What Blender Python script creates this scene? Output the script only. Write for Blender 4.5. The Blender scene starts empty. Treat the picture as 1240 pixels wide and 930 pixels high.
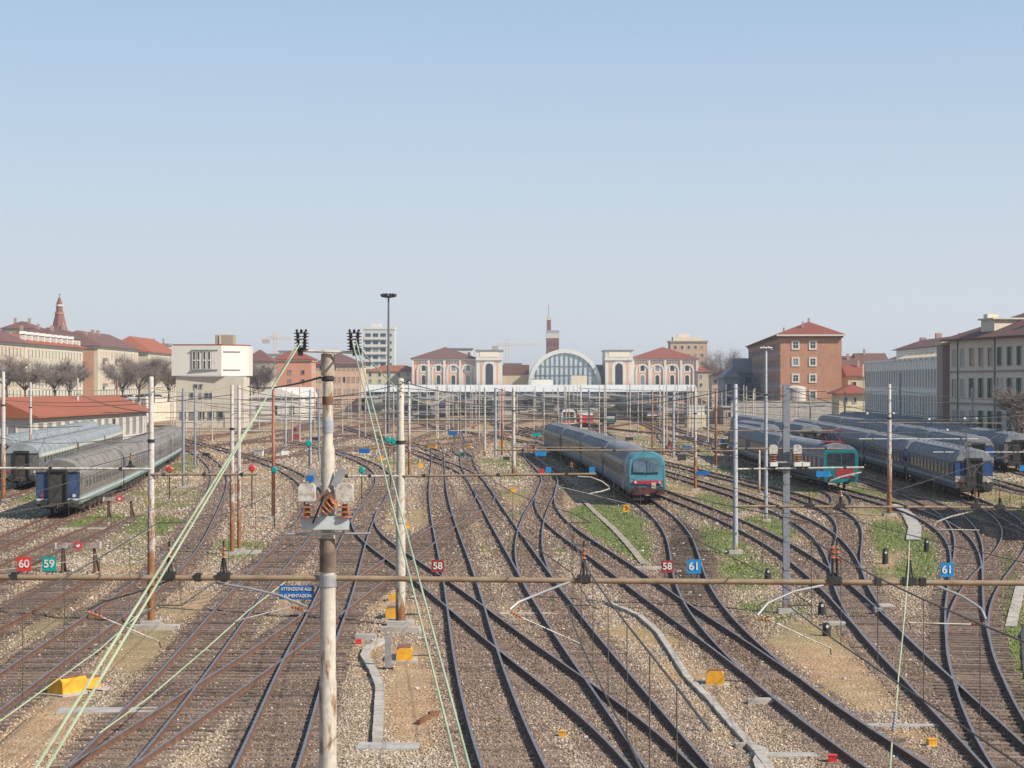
import bpy, math, random
import numpy as np
from mathutils import Vector, Matrix
SC = bpy.context.scene
COL = SC.collection
R = math.radians
random.seed(7)

# ------------------------------------------------------------------ camera, sky, sun, exposure
F, CX, CY, H = 2400.0, 620.0, 465.0, 8.6          # focal length / centre (photo pixels), eye height above rail
cam = bpy.data.objects.new('camera', bpy.data.cameras.new('camera'))
COL.objects.link(cam)
cam.location = (0, 0, H); cam.rotation_euler = (R(90), 0, 0)
cam.data.sensor_width = 36; cam.data.lens = 36*F/1240
cam.data.clip_start = 0.5; cam.data.clip_end = 20000
SC.camera = cam
SUN_EL, SUN_AZ = 38, 120                             # azimuth clockwise from the view direction
w = bpy.data.worlds.new('World'); SC.world = w; w.use_nodes = True
nt = w.node_tree; nt.nodes.clear()
sky = nt.nodes.new('ShaderNodeTexSky'); sky.sky_type = 'NISHITA'; sky.sun_disc = False
sky.sun_elevation = R(SUN_EL); sky.sun_rotation = R(SUN_AZ)
sky.altitude = 200; sky.air_density = 1.0; sky.dust_density = 1.2; sky.ozone_density = 1.5
bg = nt.nodes.new('ShaderNodeBackground'); bg.inputs[1].default_value = 0.085
ow = nt.nodes.new('ShaderNodeOutputWorld')
tcw = nt.nodes.new('ShaderNodeTexCoord'); spw = nt.nodes.new('ShaderNodeSeparateXYZ'); nt.links.new(tcw.outputs['Generated'], spw.inputs[0])
rw = nt.nodes.new('ShaderNodeValToRGB'); nt.links.new(spw.outputs[2], rw.inputs[0])       # pale haze layer, thick at the horizon
for e_, (p_, c_) in zip((rw.color_ramp.elements[0], rw.color_ramp.elements.new(.06), rw.color_ramp.elements.new(.2), rw.color_ramp.elements[-1]),
                        ((0, 1.), (.06, .92), (.2, .72), (1, .25))): e_.position = p_; e_.color = (c_, c_, c_, 1)
hz = nt.nodes.new('ShaderNodeValToRGB'); nt.links.new(spw.outputs[2], hz.inputs[0])
for e_, (p_, c_) in zip((hz.color_ramp.elements[0], hz.color_ramp.elements.new(.1), hz.color_ramp.elements[-1]),
                        ((0, (.60,.615,.635)), (.1, (.485,.575,.68)), (.25, (.29,.45,.67)))): e_.position = p_; e_.color = (*c_, 1)
vm = nt.nodes.new('ShaderNodeVectorMath'); vm.operation = 'SCALE'; vm.inputs[3].default_value = 1/.085*.86; nt.links.new(hz.outputs[0], vm.inputs[0])
mw = nt.nodes.new('ShaderNodeMix'); mw.data_type = 'RGBA'; wn = nt.nodes.new('ShaderNodeTexNoise'); wn.inputs['Scale'].default_value = 2.2; wn.inputs['Detail'].default_value = 5; nt.links.new(tcw.outputs['Generated'], wn.inputs['Vector'])
wa = nt.nodes.new('ShaderNodeMath'); wa.operation = 'MULTIPLY_ADD'; wa.inputs[1].default_value = .16; wa.inputs[2].default_value = -.08; nt.links.new(wn.outputs[0], wa.inputs[0])
wb = nt.nodes.new('ShaderNodeMath'); wb.operation = 'ADD'; wb.use_clamp = True; nt.links.new(rw.outputs[0], wb.inputs[0]); nt.links.new(wa.outputs[0], wb.inputs[1])
nt.links.new(wb.outputs[0], mw.inputs[0]); nt.links.new(sky.outputs[0], mw.inputs[6]); nt.links.new(vm.outputs[0], mw.inputs[7])
nt.links.new(mw.outputs[2], bg.inputs[0]); nt.links.new(bg.outputs[0], ow.inputs[0])
sl = bpy.data.lights.new('sun', 'SUN'); sl.energy = 4.6; sl.angle = R(0.5); sl.color = (1, 0.93, 0.82)
so = bpy.data.objects.new('sun', sl); COL.objects.link(so)
sd = Vector((math.sin(R(SUN_AZ))*math.cos(R(SUN_EL)), math.cos(R(SUN_AZ))*math.cos(R(SUN_EL)), math.sin(R(SUN_EL))))
so.rotation_euler = sd.to_track_quat('Z', 'Y').to_euler(); so.location = (60, -30, 80)
SC.view_settings.view_transform = 'Standard'; SC.view_settings.look = 'None'
SC.view_settings.exposure = 0.5; SC.view_settings.gamma = 1
SC.render.resolution_x, SC.render.resolution_y = 1024, 768

# ------------------------------------------------------------------ helpers
GZ = -0.2                                            # ground level (rail tops are z = 0)
def G(x, y, z=0.0):                                  # where the sight line through a photo pixel meets height z
    D = (H - z)*F/(y - CY); return Vector(((x - CX)/F*D, D, z))
def P(x, y, D): return Vector(((x - CX)/F*D, D, H - (y - CY)/F*D))
def XW(x, D): return (x - CX)/F*D
def ZW(y, D): return H - (y - CY)/F*D

class MB:
    def __init__(s): s.v = []; s.f = []; s.m = []
    def add(s, vs, fs, m=0):
        o = len(s.v); s.v += [tuple(p) for p in vs]
        for f in fs: s.f.append(tuple(i + o for i in f)); s.m.append(m)
        return s
    def box(s, c, d, rz=0, m=0, rx=0, ry=0):
        M_ = Matrix.Rotation(rz, 3, 'Z') @ Matrix.Rotation(ry, 3, 'Y') @ Matrix.Rotation(rx, 3, 'X')
        c = Vector(c); vs = []
        for sx in (-.5, .5):
            for sy in (-.5, .5):
                for sz in (-.5, .5): vs.append(c + M_ @ Vector((sx*d[0], sy*d[1], sz*d[2])))
        return s.add(vs, [(0,1,3,2),(4,6,7,5),(0,4,5,1),(2,3,7,6),(0,2,6,4),(1,5,7,3)], m)
    def b2(s, lo, hi, m=0):
        return s.box([(a+b)/2 for a, b in zip(lo, hi)], [b-a for a, b in zip(lo, hi)], m=m)
    def tube(s, pts, r, n=8, m=0, cap=True):
        pts = [Vector(p) for p in pts]; k = len(pts)
        rs = r if isinstance(r, (list, tuple)) else [r]*k
        vs = []; fs = []
        for i, p in enumerate(pts):
            t = (pts[min(i+1, k-1)] - pts[max(i-1, 0)]).normalized()
            u = t.cross(Vector((0,0,1)));
            if u.length < 1e-3: u = Vector((1,0,0))
            u.normalize(); v = t.cross(u)
            for j in range(n):
                a = 2*math.pi*j/n; vs.append(p + rs[i]*(math.cos(a)*u + math.sin(a)*v))
        for i in range(k-1):
            for j in range(n):
                fs.append((i*n+j, i*n+(j+1) % n, (i+1)*n+(j+1) % n, (i+1)*n+j))
        if cap: fs.append(tuple(range(n-1, -1, -1))); fs.append(tuple((k-1)*n+j for j in range(n)))
        return s.add(vs, fs, m)
    def lathe(s, prof, at=(0,0,0), n=12, m=0, axis=None):
        at = Vector(at); vs = []; fs = []
        Q = Vector((0,0,1)).rotation_difference(Vector(axis)) if axis is not None else None
        for r, z in prof:
            for j in range(n):
                a = 2*math.pi*j/n; q = Vector((r*math.cos(a), r*math.sin(a), z))
                vs.append(at + (Q @ q if Q else q))
        k = len(prof)
        for i in range(k-1):
            for j in range(n): fs.append((i*n+j, i*n+(j+1) % n, (i+1)*n+(j+1) % n, (i+1)*n+j))
        fs.append(tuple(range(n-1, -1, -1))); fs.append(tuple((k-1)*n+j for j in range(n)))
        return s.add(vs, fs, m)
    def prism(s, poly, axis, a, b, m=0):            # poly extruded along axis from a to b
        def mk(p, q):
            return {'x': (q, p[0], p[1]), 'y': (p[0], q, p[1]), 'z': (p[0], p[1], q)}[axis]
        n = len(poly); vs = [mk(p, a) for p in poly] + [mk(p, b) for p in poly]
        fs = [tuple(range(n)), tuple(range(2*n-1, n-1, -1))] + [(i, i+n, (i+1) % n+n, (i+1) % n) for i in range(n)]
        return s.add(vs, fs, m)
    def build(s, name, mats, parent=None, smooth=False, loc=None, fix=True):
        me = bpy.data.meshes.new(name); me.from_pydata(s.v, [], s.f)
        if not isinstance(mats, (list, tuple)): mats = [mats]
        for m in mats: me.materials.append(m)
        me.polygons.foreach_set('material_index', s.m)
        if fix:
            import bmesh
            b = bmesh.new(); b.from_mesh(me); bmesh.ops.recalc_face_normals(b, faces=b.faces); b.to_mesh(me); b.free()
        if smooth:
            me.polygons.foreach_set('use_smooth', [True]*len(me.polygons))
            try: me.set_sharp_from_angle(angle=R(40))
            except Exception: pass
        o = bpy.data.objects.new(name, me); COL.objects.link(o)
        if parent: o.parent = parent
        if loc is not None: o.location = loc
        return o

def tag(o, label, cat, group=None):
    o['label'] = label; o['category'] = cat
    if group: o['group'] = group
    return o
def thing(name, label, cat, loc=(0,0,0), rz=0, group=None):
    o = bpy.data.objects.new(name, None); COL.objects.link(o)
    o.empty_display_size = .2
    o.location = loc; o.rotation_euler = (0, 0, rz)
    return tag(o, label, cat, group)
def struct(o, kind='structure'): o['kind'] = kind; return o
def copy_tree(o, parent=None):
    c = o.copy(); COL.objects.link(c)
    if parent: c.parent = parent
    for ch in list(o.children): copy_tree(ch, c)
    return c

# ------------------------------------------------------------------ materials
def nodes(name):
    m = bpy.data.materials.new(name); m.use_nodes = True
    t = m.node_tree; b = t.nodes['Principled BSDF']; return m, t, b
def N(t, typ, **kw):
    n = t.nodes.new(typ)
    for k, v in kw.items():
        if k in n.inputs: n.inputs[k].default_value = v
        else: setattr(n, k, v)
    return n
def ramp(t, src, stops):
    r = t.nodes.new('ShaderNodeValToRGB'); e = r.color_ramp.elements
    while len(e) < len(stops): e.new(.5)
    for q, (p, c) in zip(e, stops): q.position = p; q.color = (*c, 1)
    t.links.new(src, r.inputs[0]); return r.outputs[0]
def mix(t, fac, a, b, mode='MIX'):
    m = t.nodes.new('ShaderNodeMix'); m.data_type = 'RGBA'; m.blend_type = mode
    for i, v in ((0, fac), (6, a), (7, b)):
        if isinstance(v, (int, float)): m.inputs[i].default_value = v
        elif isinstance(v, tuple): m.inputs[i].default_value = (*v, 1)
        else: t.links.new(v, m.inputs[i])
    return m.outputs[2]
def mathn(t, op, a, b=None, clamp=False):
    m = t.nodes.new('ShaderNodeMath'); m.operation = op; m.use_clamp = clamp
    for i, v in enumerate((a, b)):
        if v is None: continue
        if isinstance(v, (int, float)): m.inputs[i].default_value = v
        else: t.links.new(v, m.inputs[i])
    return m.outputs[0]
def noise(t, vec, scale, detail=4, rough=.55):
    n = N(t, 'ShaderNodeTexNoise', Scale=scale, Detail=detail, Roughness=rough); t.links.new(vec, n.inputs['Vector']); return n.outputs[0]
def coord(t, w='Object'): return t.nodes.new('ShaderNodeTexCoord').outputs[w]
def MAT(name, c1, c2=None, scale=2.0, rough=.8, metal=0.0, bump=0.0, bs=None, stretch=None, lo=.35, hi=.65, island=0.0, spec=.4):
    m, t, b = nodes(name); v = coord(t)
    if stretch:
        mp = t.nodes.new('ShaderNodeMapping'); mp.inputs['Scale'].default_value = stretch; t.links.new(v, mp.inputs[0]); v = mp.outputs[0]
    c2 = c2 or tuple(x*.8 for x in c1)
    col = ramp(t, noise(t, v, scale, 6, .62), [(lo, c2), (hi, c1)])
    if island:
        g = t.nodes.new('ShaderNodeNewGeometry')
        k = mathn(t, 'MULTIPLY_ADD', g.outputs['Random Per Island'], island); t.nodes[-1].inputs[2].default_value = 1-island/2
        h = N(t, 'ShaderNodeHueSaturation'); t.links.new(k, h.inputs['Value']); t.links.new(col, h.inputs['Color']); col = h.outputs[0]
    t.links.new(col, b.inputs['Base Color']); b.inputs['Roughness'].default_value = rough
    b.inputs['Metallic'].default_value = metal; b.inputs['Specular IOR Level'].default_value = spec
    if bump:
        bn = N(t, 'ShaderNodeBump', Strength=bump, Distance=.05); t.links.new(noise(t, v, bs or scale*4, 5), bn.inputs['Height'])
        t.links.new(bn.outputs[0], b.inputs['Normal'])
    return m
def RUSTPOLE(name, paint, rust=(.26,.09,.025), lo=0.3, hi=3.2, amt=.55):   # paint with rust blotches, the foot all rust (wear)
    m, t, b = nodes(name); v = coord(t)
    sp = t.nodes.new('ShaderNodeSeparateXYZ'); t.links.new(v, sp.inputs[0])
    mp = t.nodes.new('ShaderNodeMapping'); mp.inputs['Scale'].default_value = (4, 4, .9); t.links.new(v, mp.inputs[0])
    n1 = noise(t, mp.outputs[0], 1.6, 7, .7)
    foot = N(t, 'ShaderNodeMapRange'); foot.inputs['From Min'].default_value = hi; foot.inputs['From Max'].default_value = lo
    t.links.new(sp.outputs[2], foot.inputs['Value'])
    fac = mathn(t, 'ADD', n1, mathn(t, 'MULTIPLY', foot.outputs[0], .32))
    f2 = ramp(t, fac, [(amt, (0,0,0)), (amt+.12, (1,1,1))])
    n2 = noise(t, v, 9, 5)
    pc = ramp(t, n2, [(.3, tuple(x*.72 for x in paint)), (.65, paint)])
    rc = ramp(t, n2, [(.3, tuple(x*.5 for x in rust)), (.7, rust)])
    t.links.new(mix(t, f2, pc, rc), b.inputs['Base Color']); b.inputs['Roughness'].default_value = .65
    return m
def TILES(name, c1, c2):
    m, t, b = nodes(name); v = coord(t)
    n = noise(t, v, .35, 6, .7); n2 = noise(t, v, 6, 3)
    c = mix(t, .35, ramp(t, n, [(.3, c2), (.7, c1)]), ramp(t, n2, [(.3, tuple(x*.6 for x in c2)), (.7, c1)]))
    t.links.new(c, b.inputs['Base Color']); b.inputs['Roughness'].default_value = .85
    w_ = N(t, 'ShaderNodeTexWave', Scale=3.2, Distortion=.6); t.links.new(v, w_.inputs['Vector'])
    bn = N(t, 'ShaderNodeBump', Strength=.5, Distance=.06); t.links.new(w_.outputs[1], bn.inputs['Height']); t.links.new(bn.outputs[0], b.inputs['Normal'])
    return m
def PLASTER(name, c, dirt=.75, s=.5):
    m, t, b = nodes(name); v = coord(t)
    mp = t.nodes.new('ShaderNodeMapping'); mp.inputs['Scale'].default_value = (1, 1, .25); t.links.new(v, mp.inputs[0])
    n = noise(t, mp.outputs[0], s, 7, .7); n2 = noise(t, v, 5, 4)
    d = tuple(x*dirt for x in c)
    cc = mix(t, .3, ramp(t, n, [(.32, d), (.6, c)]), ramp(t, n2, [(.3, d), (.7, c)]))
    t.links.new(cc, b.inputs['Base Color']); b.inputs['Roughness'].default_value = .9
    bn = N(t, 'ShaderNodeBump', Strength=.2, Distance=.02); t.links.new(n2, bn.inputs['Height']); t.links.new(bn.outputs[0], b.inputs['Normal'])
    return m
def BRICK(name, c1, c2, mort=(.3,.26,.22)):
    m, t, b = nodes(name); v = coord(t)
    br = N(t, 'ShaderNodeTexBrick', Scale=1.0); br.inputs['Brick Width'].default_value = .5; br.inputs['Row Height'].default_value = .16
    br.inputs['Mortar Size'].default_value = .02
    br.inputs['Color1'].default_value = (*c1, 1); br.inputs['Color2'].default_value = (*c2, 1); br.inputs['Mortar'].default_value = (*mort, 1)
    sp = t.nodes.new('ShaderNodeSeparateXYZ'); t.links.new(v, sp.inputs[0])
    cb = t.nodes.new('ShaderNodeCombineXYZ'); t.links.new(mathn(t, 'ADD', sp.outputs[0], sp.outputs[1]), cb.inputs[0]); t.links.new(sp.outputs[2], cb.inputs[1])
    t.links.new(cb.outputs[0], br.inputs['Vector'])
    n = noise(t, v, .5, 7, .7)
    t.links.new(mix(t, .55, br.outputs[0], ramp(t, n, [(.3, tuple(x*.75 for x in c2)), (.7, c1)])), b.inputs['Base Color'])
    b.inputs['Roughness'].default_value = .9
    return m
def LIVERY(name, bands, rough=.6):                            # horizontal paint bands by height, with grime
    m, t, b = nodes(name); v = coord(t)
    sp = t.nodes.new('ShaderNodeSeparateXYZ'); t.links.new(v, sp.inputs[0])
    fac = mathn(t, 'MULTIPLY', sp.outputs[2], .25)
    r = t.nodes.new('ShaderNodeValToRGB'); r.color_ramp.interpolation = 'CONSTANT'; e = r.color_ramp.elements
    while len(e) < len(bands): e.new(.5)
    for q, (z, c) in zip(e, bands): q.position = z*.25; q.color = (*c, 1)
    t.links.new(fac, r.inputs[0])
    mp = t.nodes.new('ShaderNodeMapping'); mp.inputs['Scale'].default_value = (1, 1, .3); t.links.new(v, mp.inputs[0])
    n = noise(t, mp.outputs[0], 2.2, 6, .65)
    g = ramp(t, n, [(.35, (.55,.5,.45)), (.65, (1,1,1))])
    t.links.new(mix(t, .8, r.outputs[0], g, 'MULTIPLY'), b.inputs['Base Color']); b.inputs['Roughness'].default_value = rough; b.inputs['Specular IOR Level'].default_value = .25
    return m

m_rail_top = MAT('steel_railhead', (.34,.32,.32), (.22,.19,.18), 3, .45, .7)
m_rail_side = MAT('rusty_rail_side', (.17,.085,.052), (.085,.045,.03), 6, .85)
m_rail_rust = MAT('rusty_railhead', (.2,.095,.055), (.12,.055,.035), 6, .8)
m_wood = MAT('creosoted_sleeper_wood', (.20,.14,.105), (.10,.068,.05), 5, .9, bump=.4, island=.8)
m_conc = MAT('weathered_concrete', (.42,.39,.35), (.30,.27,.24), 1.5, .9, bump=.3)
m_concw = MAT('pale_concrete', (.46,.415,.355), (.30,.26,.215), 2.5, .9, bump=.2)
m_pole_cream = RUSTPOLE('cream_paint_rusting', (.50,.45,.37), (.25,.11,.04), 0, 1.5, .57)
m_pole_near = RUSTPOLE('cream_paint_stained', (.50,.45,.37), (.26,.13,.055), 0, .1, .525)
m_pole_rust = RUSTPOLE('grey_paint_rusty_foot', (.50,.46,.42), (.30,.12,.04), .5, 5.5, .58)
m_pole_red = RUSTPOLE('red_lead_pole', (.38,.16,.10), (.28,.08,.03), .5, 5, .5)
m_pole_grey = RUSTPOLE('galvanised_grey_pole', (.22,.235,.26), (.24,.14,.08), 0, .9, .66)
m_pole_white = RUSTPOLE('silver_white_pole', (.36,.37,.395), (.32,.16,.07), 0, .8, .64)
m_pole_far = MAT('far_pole_paint', (.52,.48,.44), (.36,.28,.22), .5, .7)
m_tube_tan = MAT('tan_painted_tube', (.29,.215,.14), (.19,.125,.075), 2.5, .6)
m_tube_grey = MAT('grey_tube', (.36,.36,.36), (.26,.25,.24), 2, .5, .3)
m_dark = MAT('dark_iron', (.035,.032,.03), (.02,.02,.02), 5, .6)
m_wire = MAT('oxidised_wire', (.11,.10,.085), (.07,.06,.05), 2, .6, .3)
m_green = MAT('pale_green_insulated_cable', (.40,.46,.29), (.28,.33,.20), 1.2, .5)
m_cer = MAT('orange_brown_porcelain', (.40,.14,.05), (.25,.08,.03), 9, .25)
m_cerd = MAT('black_brown_porcelain', (.045,.028,.022), (.02,.016,.014), 9, .25)
m_white = MAT('white_paint_worn', (.66,.64,.60), (.48,.46,.42), 3, .6)
m_offw = MAT('dirty_white_casing', (.52,.49,.43), (.30,.265,.215), 11, .6, lo=.38, hi=.56)
m_orange = MAT('yellow_orange_enamel', (.72,.36,.03), (.50,.23,.02), 4, .5, lo=.3)
m_rustlid = MAT('rusted_lid', (.24,.12,.08), (.14,.07,.05), 5, .8)
m_glass = MAT('dark_glass', (.035,.045,.055), (.02,.025,.03), 1, .12, spec=.6)
m_glassb = MAT('bluish_glass', (.20,.225,.24), (.13,.15,.165), .5, .2, spec=.7)
m_black = MAT('black_rubber', (.02,.02,.02), None, 3, .8)
m_red = MAT('red_enamel', (.58,.035,.03), (.45,.03,.025), 4, .5)
m_maroon = MAT('maroon_enamel', (.28,.035,.04), (.2,.025,.03), 4, .5)
m_teal = MAT('teal_enamel', (.0,.30,.27), (.0,.24,.21), 4, .5)
m_blue = MAT('blue_enamel', (.01,.22,.50), (.01,.17,.40), 4, .5)
m_sblue = MAT('sign_blue_enamel', (.01,.12,.36), (.01,.09,.28), 4, .5)
m_roofcar = MAT('grimy_coach_roof', (.24,.22,.20), (.13,.12,.115), .8, .85, bump=.1, spec=.15)
m_under = MAT('brown_grime_underframe', (.06,.048,.04), (.03,.025,.02), 4, .9)
# ------------------------------------------------------------------ tracks: centre lines fitted to surveyed rail positions
GA = 0.7175
TR = {}
def fit(L=(), Rr=(), C=(), y0=34., y1=260., lam=3e3):
    ys = np.exp(np.linspace(math.log(y0), math.log(y1), 90)); n = len(ys); ly = np.log(ys)
    d = [(p.x, p.y, s) for s, lst in ((1, L), (-1, Rr)) for p in (G(x, y) for x, y in lst)] + [(x, y, 0) for x, y in C]
    D = np.array(d); slope = np.zeros(len(D)); X = None
    for it in range(4):
        A = []; b = []
        for (x, y, s), sl_ in zip(D, slope):
            t = np.clip((math.log(y) - ly[0])/(ly[1]-ly[0]), 0, n-1.001); i = int(t); f_ = t-i
            row = np.zeros(n); row[i] = 1-f_; row[i+1] = f_
            sg = 1.5*y/F + abs(sl_)*1.2*y*y/(H*F) + (0.15 if s == 0 else .01)
            A.append(row/sg); b.append((x + s*GA*math.sqrt(1+sl_*sl_))/sg)
        for i in range(n-3):
            row = np.zeros(n); row[i:i+4] = (-1, 3, -3, 1); A.append(row*math.sqrt(lam)*8/ (ys[i]/60.)**1.0); b.append(0)
        X = np.linalg.lstsq(np.array(A), np.array(b), rcond=None)[0]
        g = np.gradient(X, ys); slope = np.interp(D[:, 1], ys, g)
    return ys, X
def xt(name, y): ys, X, *_ = TR[name]; return float(np.interp(y, ys, X))
def hd(name, y): return (xt(name, y+1) - xt(name, y-1))/2
def T(name, y0, y1, L=(), R_=(), C=(), rust=False, sleepers=True, lam=3e3, join=None):
    if join:
        j, ya, yb = join; C = list(C) + [(xt(j, y), y) for y in np.linspace(ya, yb, 5) for _ in range(10)]
    ys, X = fit(L, R_, C, y0, y1, lam); TR[name] = (ys, X, rust, sleepers)

T('1', 34, 330, [(0,816),(93,754),(155,713),(209,660),(219.5,643),(262,576)],
  [(0,859),(77,798),(134,756),(181,718),(224,688),(248,644),(271,588)], [(-28,193),(-40,246),(-52,300)])
T('2', 34, 330, [(80,930),(165,845),(186,822),(248,752),(304,690),(364.5,626.5)],
  [(157,930),(217,855),(243,821),(292,757),(320,716),(339,696),(380,642)], [(-19.8,186),(-30,227),(-50,303)])
T('4', 34, 300, [(284,930),(300,896),(341,798),(375,742),(388,718),(403,670),(426,626),(455,588),(465,575)],
  [(357,930),(388,837),(408,770),(426,711),(437,681),(447,655),(468,595)], [(-14.5,204),(-18,222),(-25,260)])
T('5', 34, 300, [(585,930),(558,840),(550,788),(544,752),(540,701),(528,644.5),(523,626),(520.6,577),(524.5,554)],
  [(661,930),(626,845),(620,840),(600,783),(573.5,700),(558,655),(551,637),(542.6,603),(537,559)], [(-9.7,258),(-12,300)])
T('7', 34, 350, [(783,930),(713.5,824),(664.5,757),(655.5,740),(626,689),(600,644.5),(579,603),(573.5,590),(564,570),(558,551.6)],
  [(860.6,930),(786,845),(731.6,780),(698,740),(664.5,691),(631,647),(600,603),(594,595.5),(580,572),(571,551.6)], [(-4.3,287),(0,350)])
T('7b', 158, 340, C=[(-2.5,165),(-4,189),(-8,220),(-12.7,255),(-18,290),(-24,330)], join=('7',158,167))
T('3', 34, 168, [(90,922),(165,878),(227,834),(261,816),(320,779),(346,761),(370,743),(388,729),(408,716),(499,657),(522,634),(545,621),(571,606)],
  [(157,930),(219,886),(273,845),(320,814),(346,793),(388,760),(409,742),(434,723.5),(465,705),(506,673),(532,652),(553,634),(592,608)], join=('7',146,168))
T('6', 34, 142, [(765,927),(677,845),(600,785),(545,739),(511.6,708),(491,693.5),(478,683),(437,647)],
  [(840,930),(744,847),(703,816.5),(639,773),(600,742),(586,734),(542.6,704),(522,691),(481,660),(457,639)], join=('4',122,142))
T('8', 78, 330, [(654,588),(633.5,629),(624.5,660),(631,693.5)], [(675,588),(659,624),(657,665),(667,701)], [(3.7,184),(2.6,212),(2.1,252),(4,300)], join=('7',78,88))
T('9', 34, 178, [(649,611),(662,634),(703,665),(765,714),(806,742),(871,788),(920,829),(968,865.5),(1053,930)],
  [(669.7,608),(682.6,626),(719,655),(777,690),(824.5,726),(848,740),(900,775),(955,813),(1015,854.5),(1075,896),(1127,930)], [(3.0,165)], join=('8',168,178))
T('10', 46, 300, [(778,616),(801,634),(811.6,660),(814,681),(819,706),(837,737),(855.5,770),(920,830)],
  [(827,637),(842.6,665),(850,691),(868,729),(900,760),(935.6,791),(996,846)], [(9.7,147),(9,175),(8.2,202),(6.5,229),(5,250),(3.5,290)], join=('9',46,54))
T('11', 34, 300, [(796,600),(858,623),(900,645),(949,675),(982,697),(1020,739),(1086,813),(1139,868),(1193,928.5)],
  [(796,590),(860,612),(900,629),(955,656),(1026,706),(1075,750),(1155,824),(1240,901)], [(10.5,230),(8,290)])
T('12', 56, 290, [(960,632),(985,651),(1004,678),(1012,708),(1018,728),(1034,755)], [(966,621),(1018,653.5),(1040,678),(1045,697),(1056,722),(1081,755)], [(17.8,146),(14.3,200),(11,250)], join=('11',56,64))
T('13', 78, 300, [(1001,620),(1014,637),(1010,659),(1006,679)], [(1026,620),(1042.6,640),(1041,675),(1045,697)], [(21.9,141),(20.6,170),(18.7,196),(16,226),(12,270)], join=('12',78,86))
T('13b', 138, 176, C=[(22.6,138),(24.3,146),(25.6,157),(25.8,170)])
T('B', 34, 340, [(1138.6,620.6),(1152,632),(1155,664),(1148,697),(1145,753),(1155,819),(1182,890),(1204,930)],
  [(1163,620.6),(1182,640),(1186.5,675),(1189,733),(1193,745),(1202,780),(1215,822),(1240,871)], [(30.5,150),(31.2,200),(31,260),(31,330)])
T('A', 76, 330, [(1103,621),(1138.6,645),(1152,664)], [(1147,634),(1182,662),(1188,692)], [(26.3,160),(26.6,200),(27.5,240),(28,320)], join=('B',76,86))
T('15', 56, 360, [(1199,620.6),(1218,642.6),(1212.6,662),(1174,697),(1155,719),(1149.5,755)], [(1240,675),(1215,700),(1199,719),(1197.5,755)],
  [(33.9,147),(35.6,173),(37,200),(40,260),(43,340)], join=('B',56,64))
T('16', 120, 360, C=[(40,120),(41,140),(43,180),(45,206),(48,260),(51,340)])
T('21', 150, 380, C=[(47,150),(49.5,190),(52,230),(54,280),(57,370)], sleepers=False)
T('S2', 34, 90.5, C=[(-17.6,34),(-18.6,60),(-18.9,75),(-19.5,90)], rust=True)
T('S1', 60, 128, C=[(-20.6,60),(-22.9,85),(-24.3,105),(-24.9,118),(-25.4,128)], rust=True)
T('S3', 70, 330, C=[(-25,70),(-27,95),(-28.4,115),(-29.6,130),(-33,168),(-37.5,210),(-43,258),(-52,330)], rust=True)
T('S4', 110, 330, C=[(-36,110),(-38.2,140),(-40.3,162),(-44,200),(-50,250),(-60,330)], rust=True)
T('S6', 150, 330, C=[(-44,150),(-46.5,175),(-51,220),(-57,270),(-66,330)], rust=True)
for i in range(16):                                  # the station throat
    a, b_ = -50 + i*6.6, -62 + i*9.4
    rr = random.Random(i)
    T('F%d' % i, 236, 842, C=[(a+rr.uniform(-4,4), 236), (a+rr.uniform(-4,4), 300), (a+rr.uniform(-6,6), 380), (a*.6+b_*.4+rr.uniform(-6,6), 500), (b_, 680), (b_, 842)], sleepers=False)
for i, (xa, ya, xb, yb) in enumerate([(-46,250,-8,420),(-30,215,6,400),(-52,330,-14,470),(-8,235,-36,420),(6,260,-20,440),(14,250,-4,430),(20,240,2,400),(30,300,10,460),(-20,380,30,620),(40,420,-10,640),(-60,420,-10,700),(10,330,46,560),(-40,290,-22,360),(-24,246,-6,300)]):
    T('G%d' % i, ya, yb, C=[(xa, ya), (xa*.85+xb*.15, ya+(yb-ya)*.2), (xa*.5+xb*.5, (ya+yb)/2), (xa*.15+xb*.85, ya+(yb-ya)*.8), (xb, yb)], sleepers=False)

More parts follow.
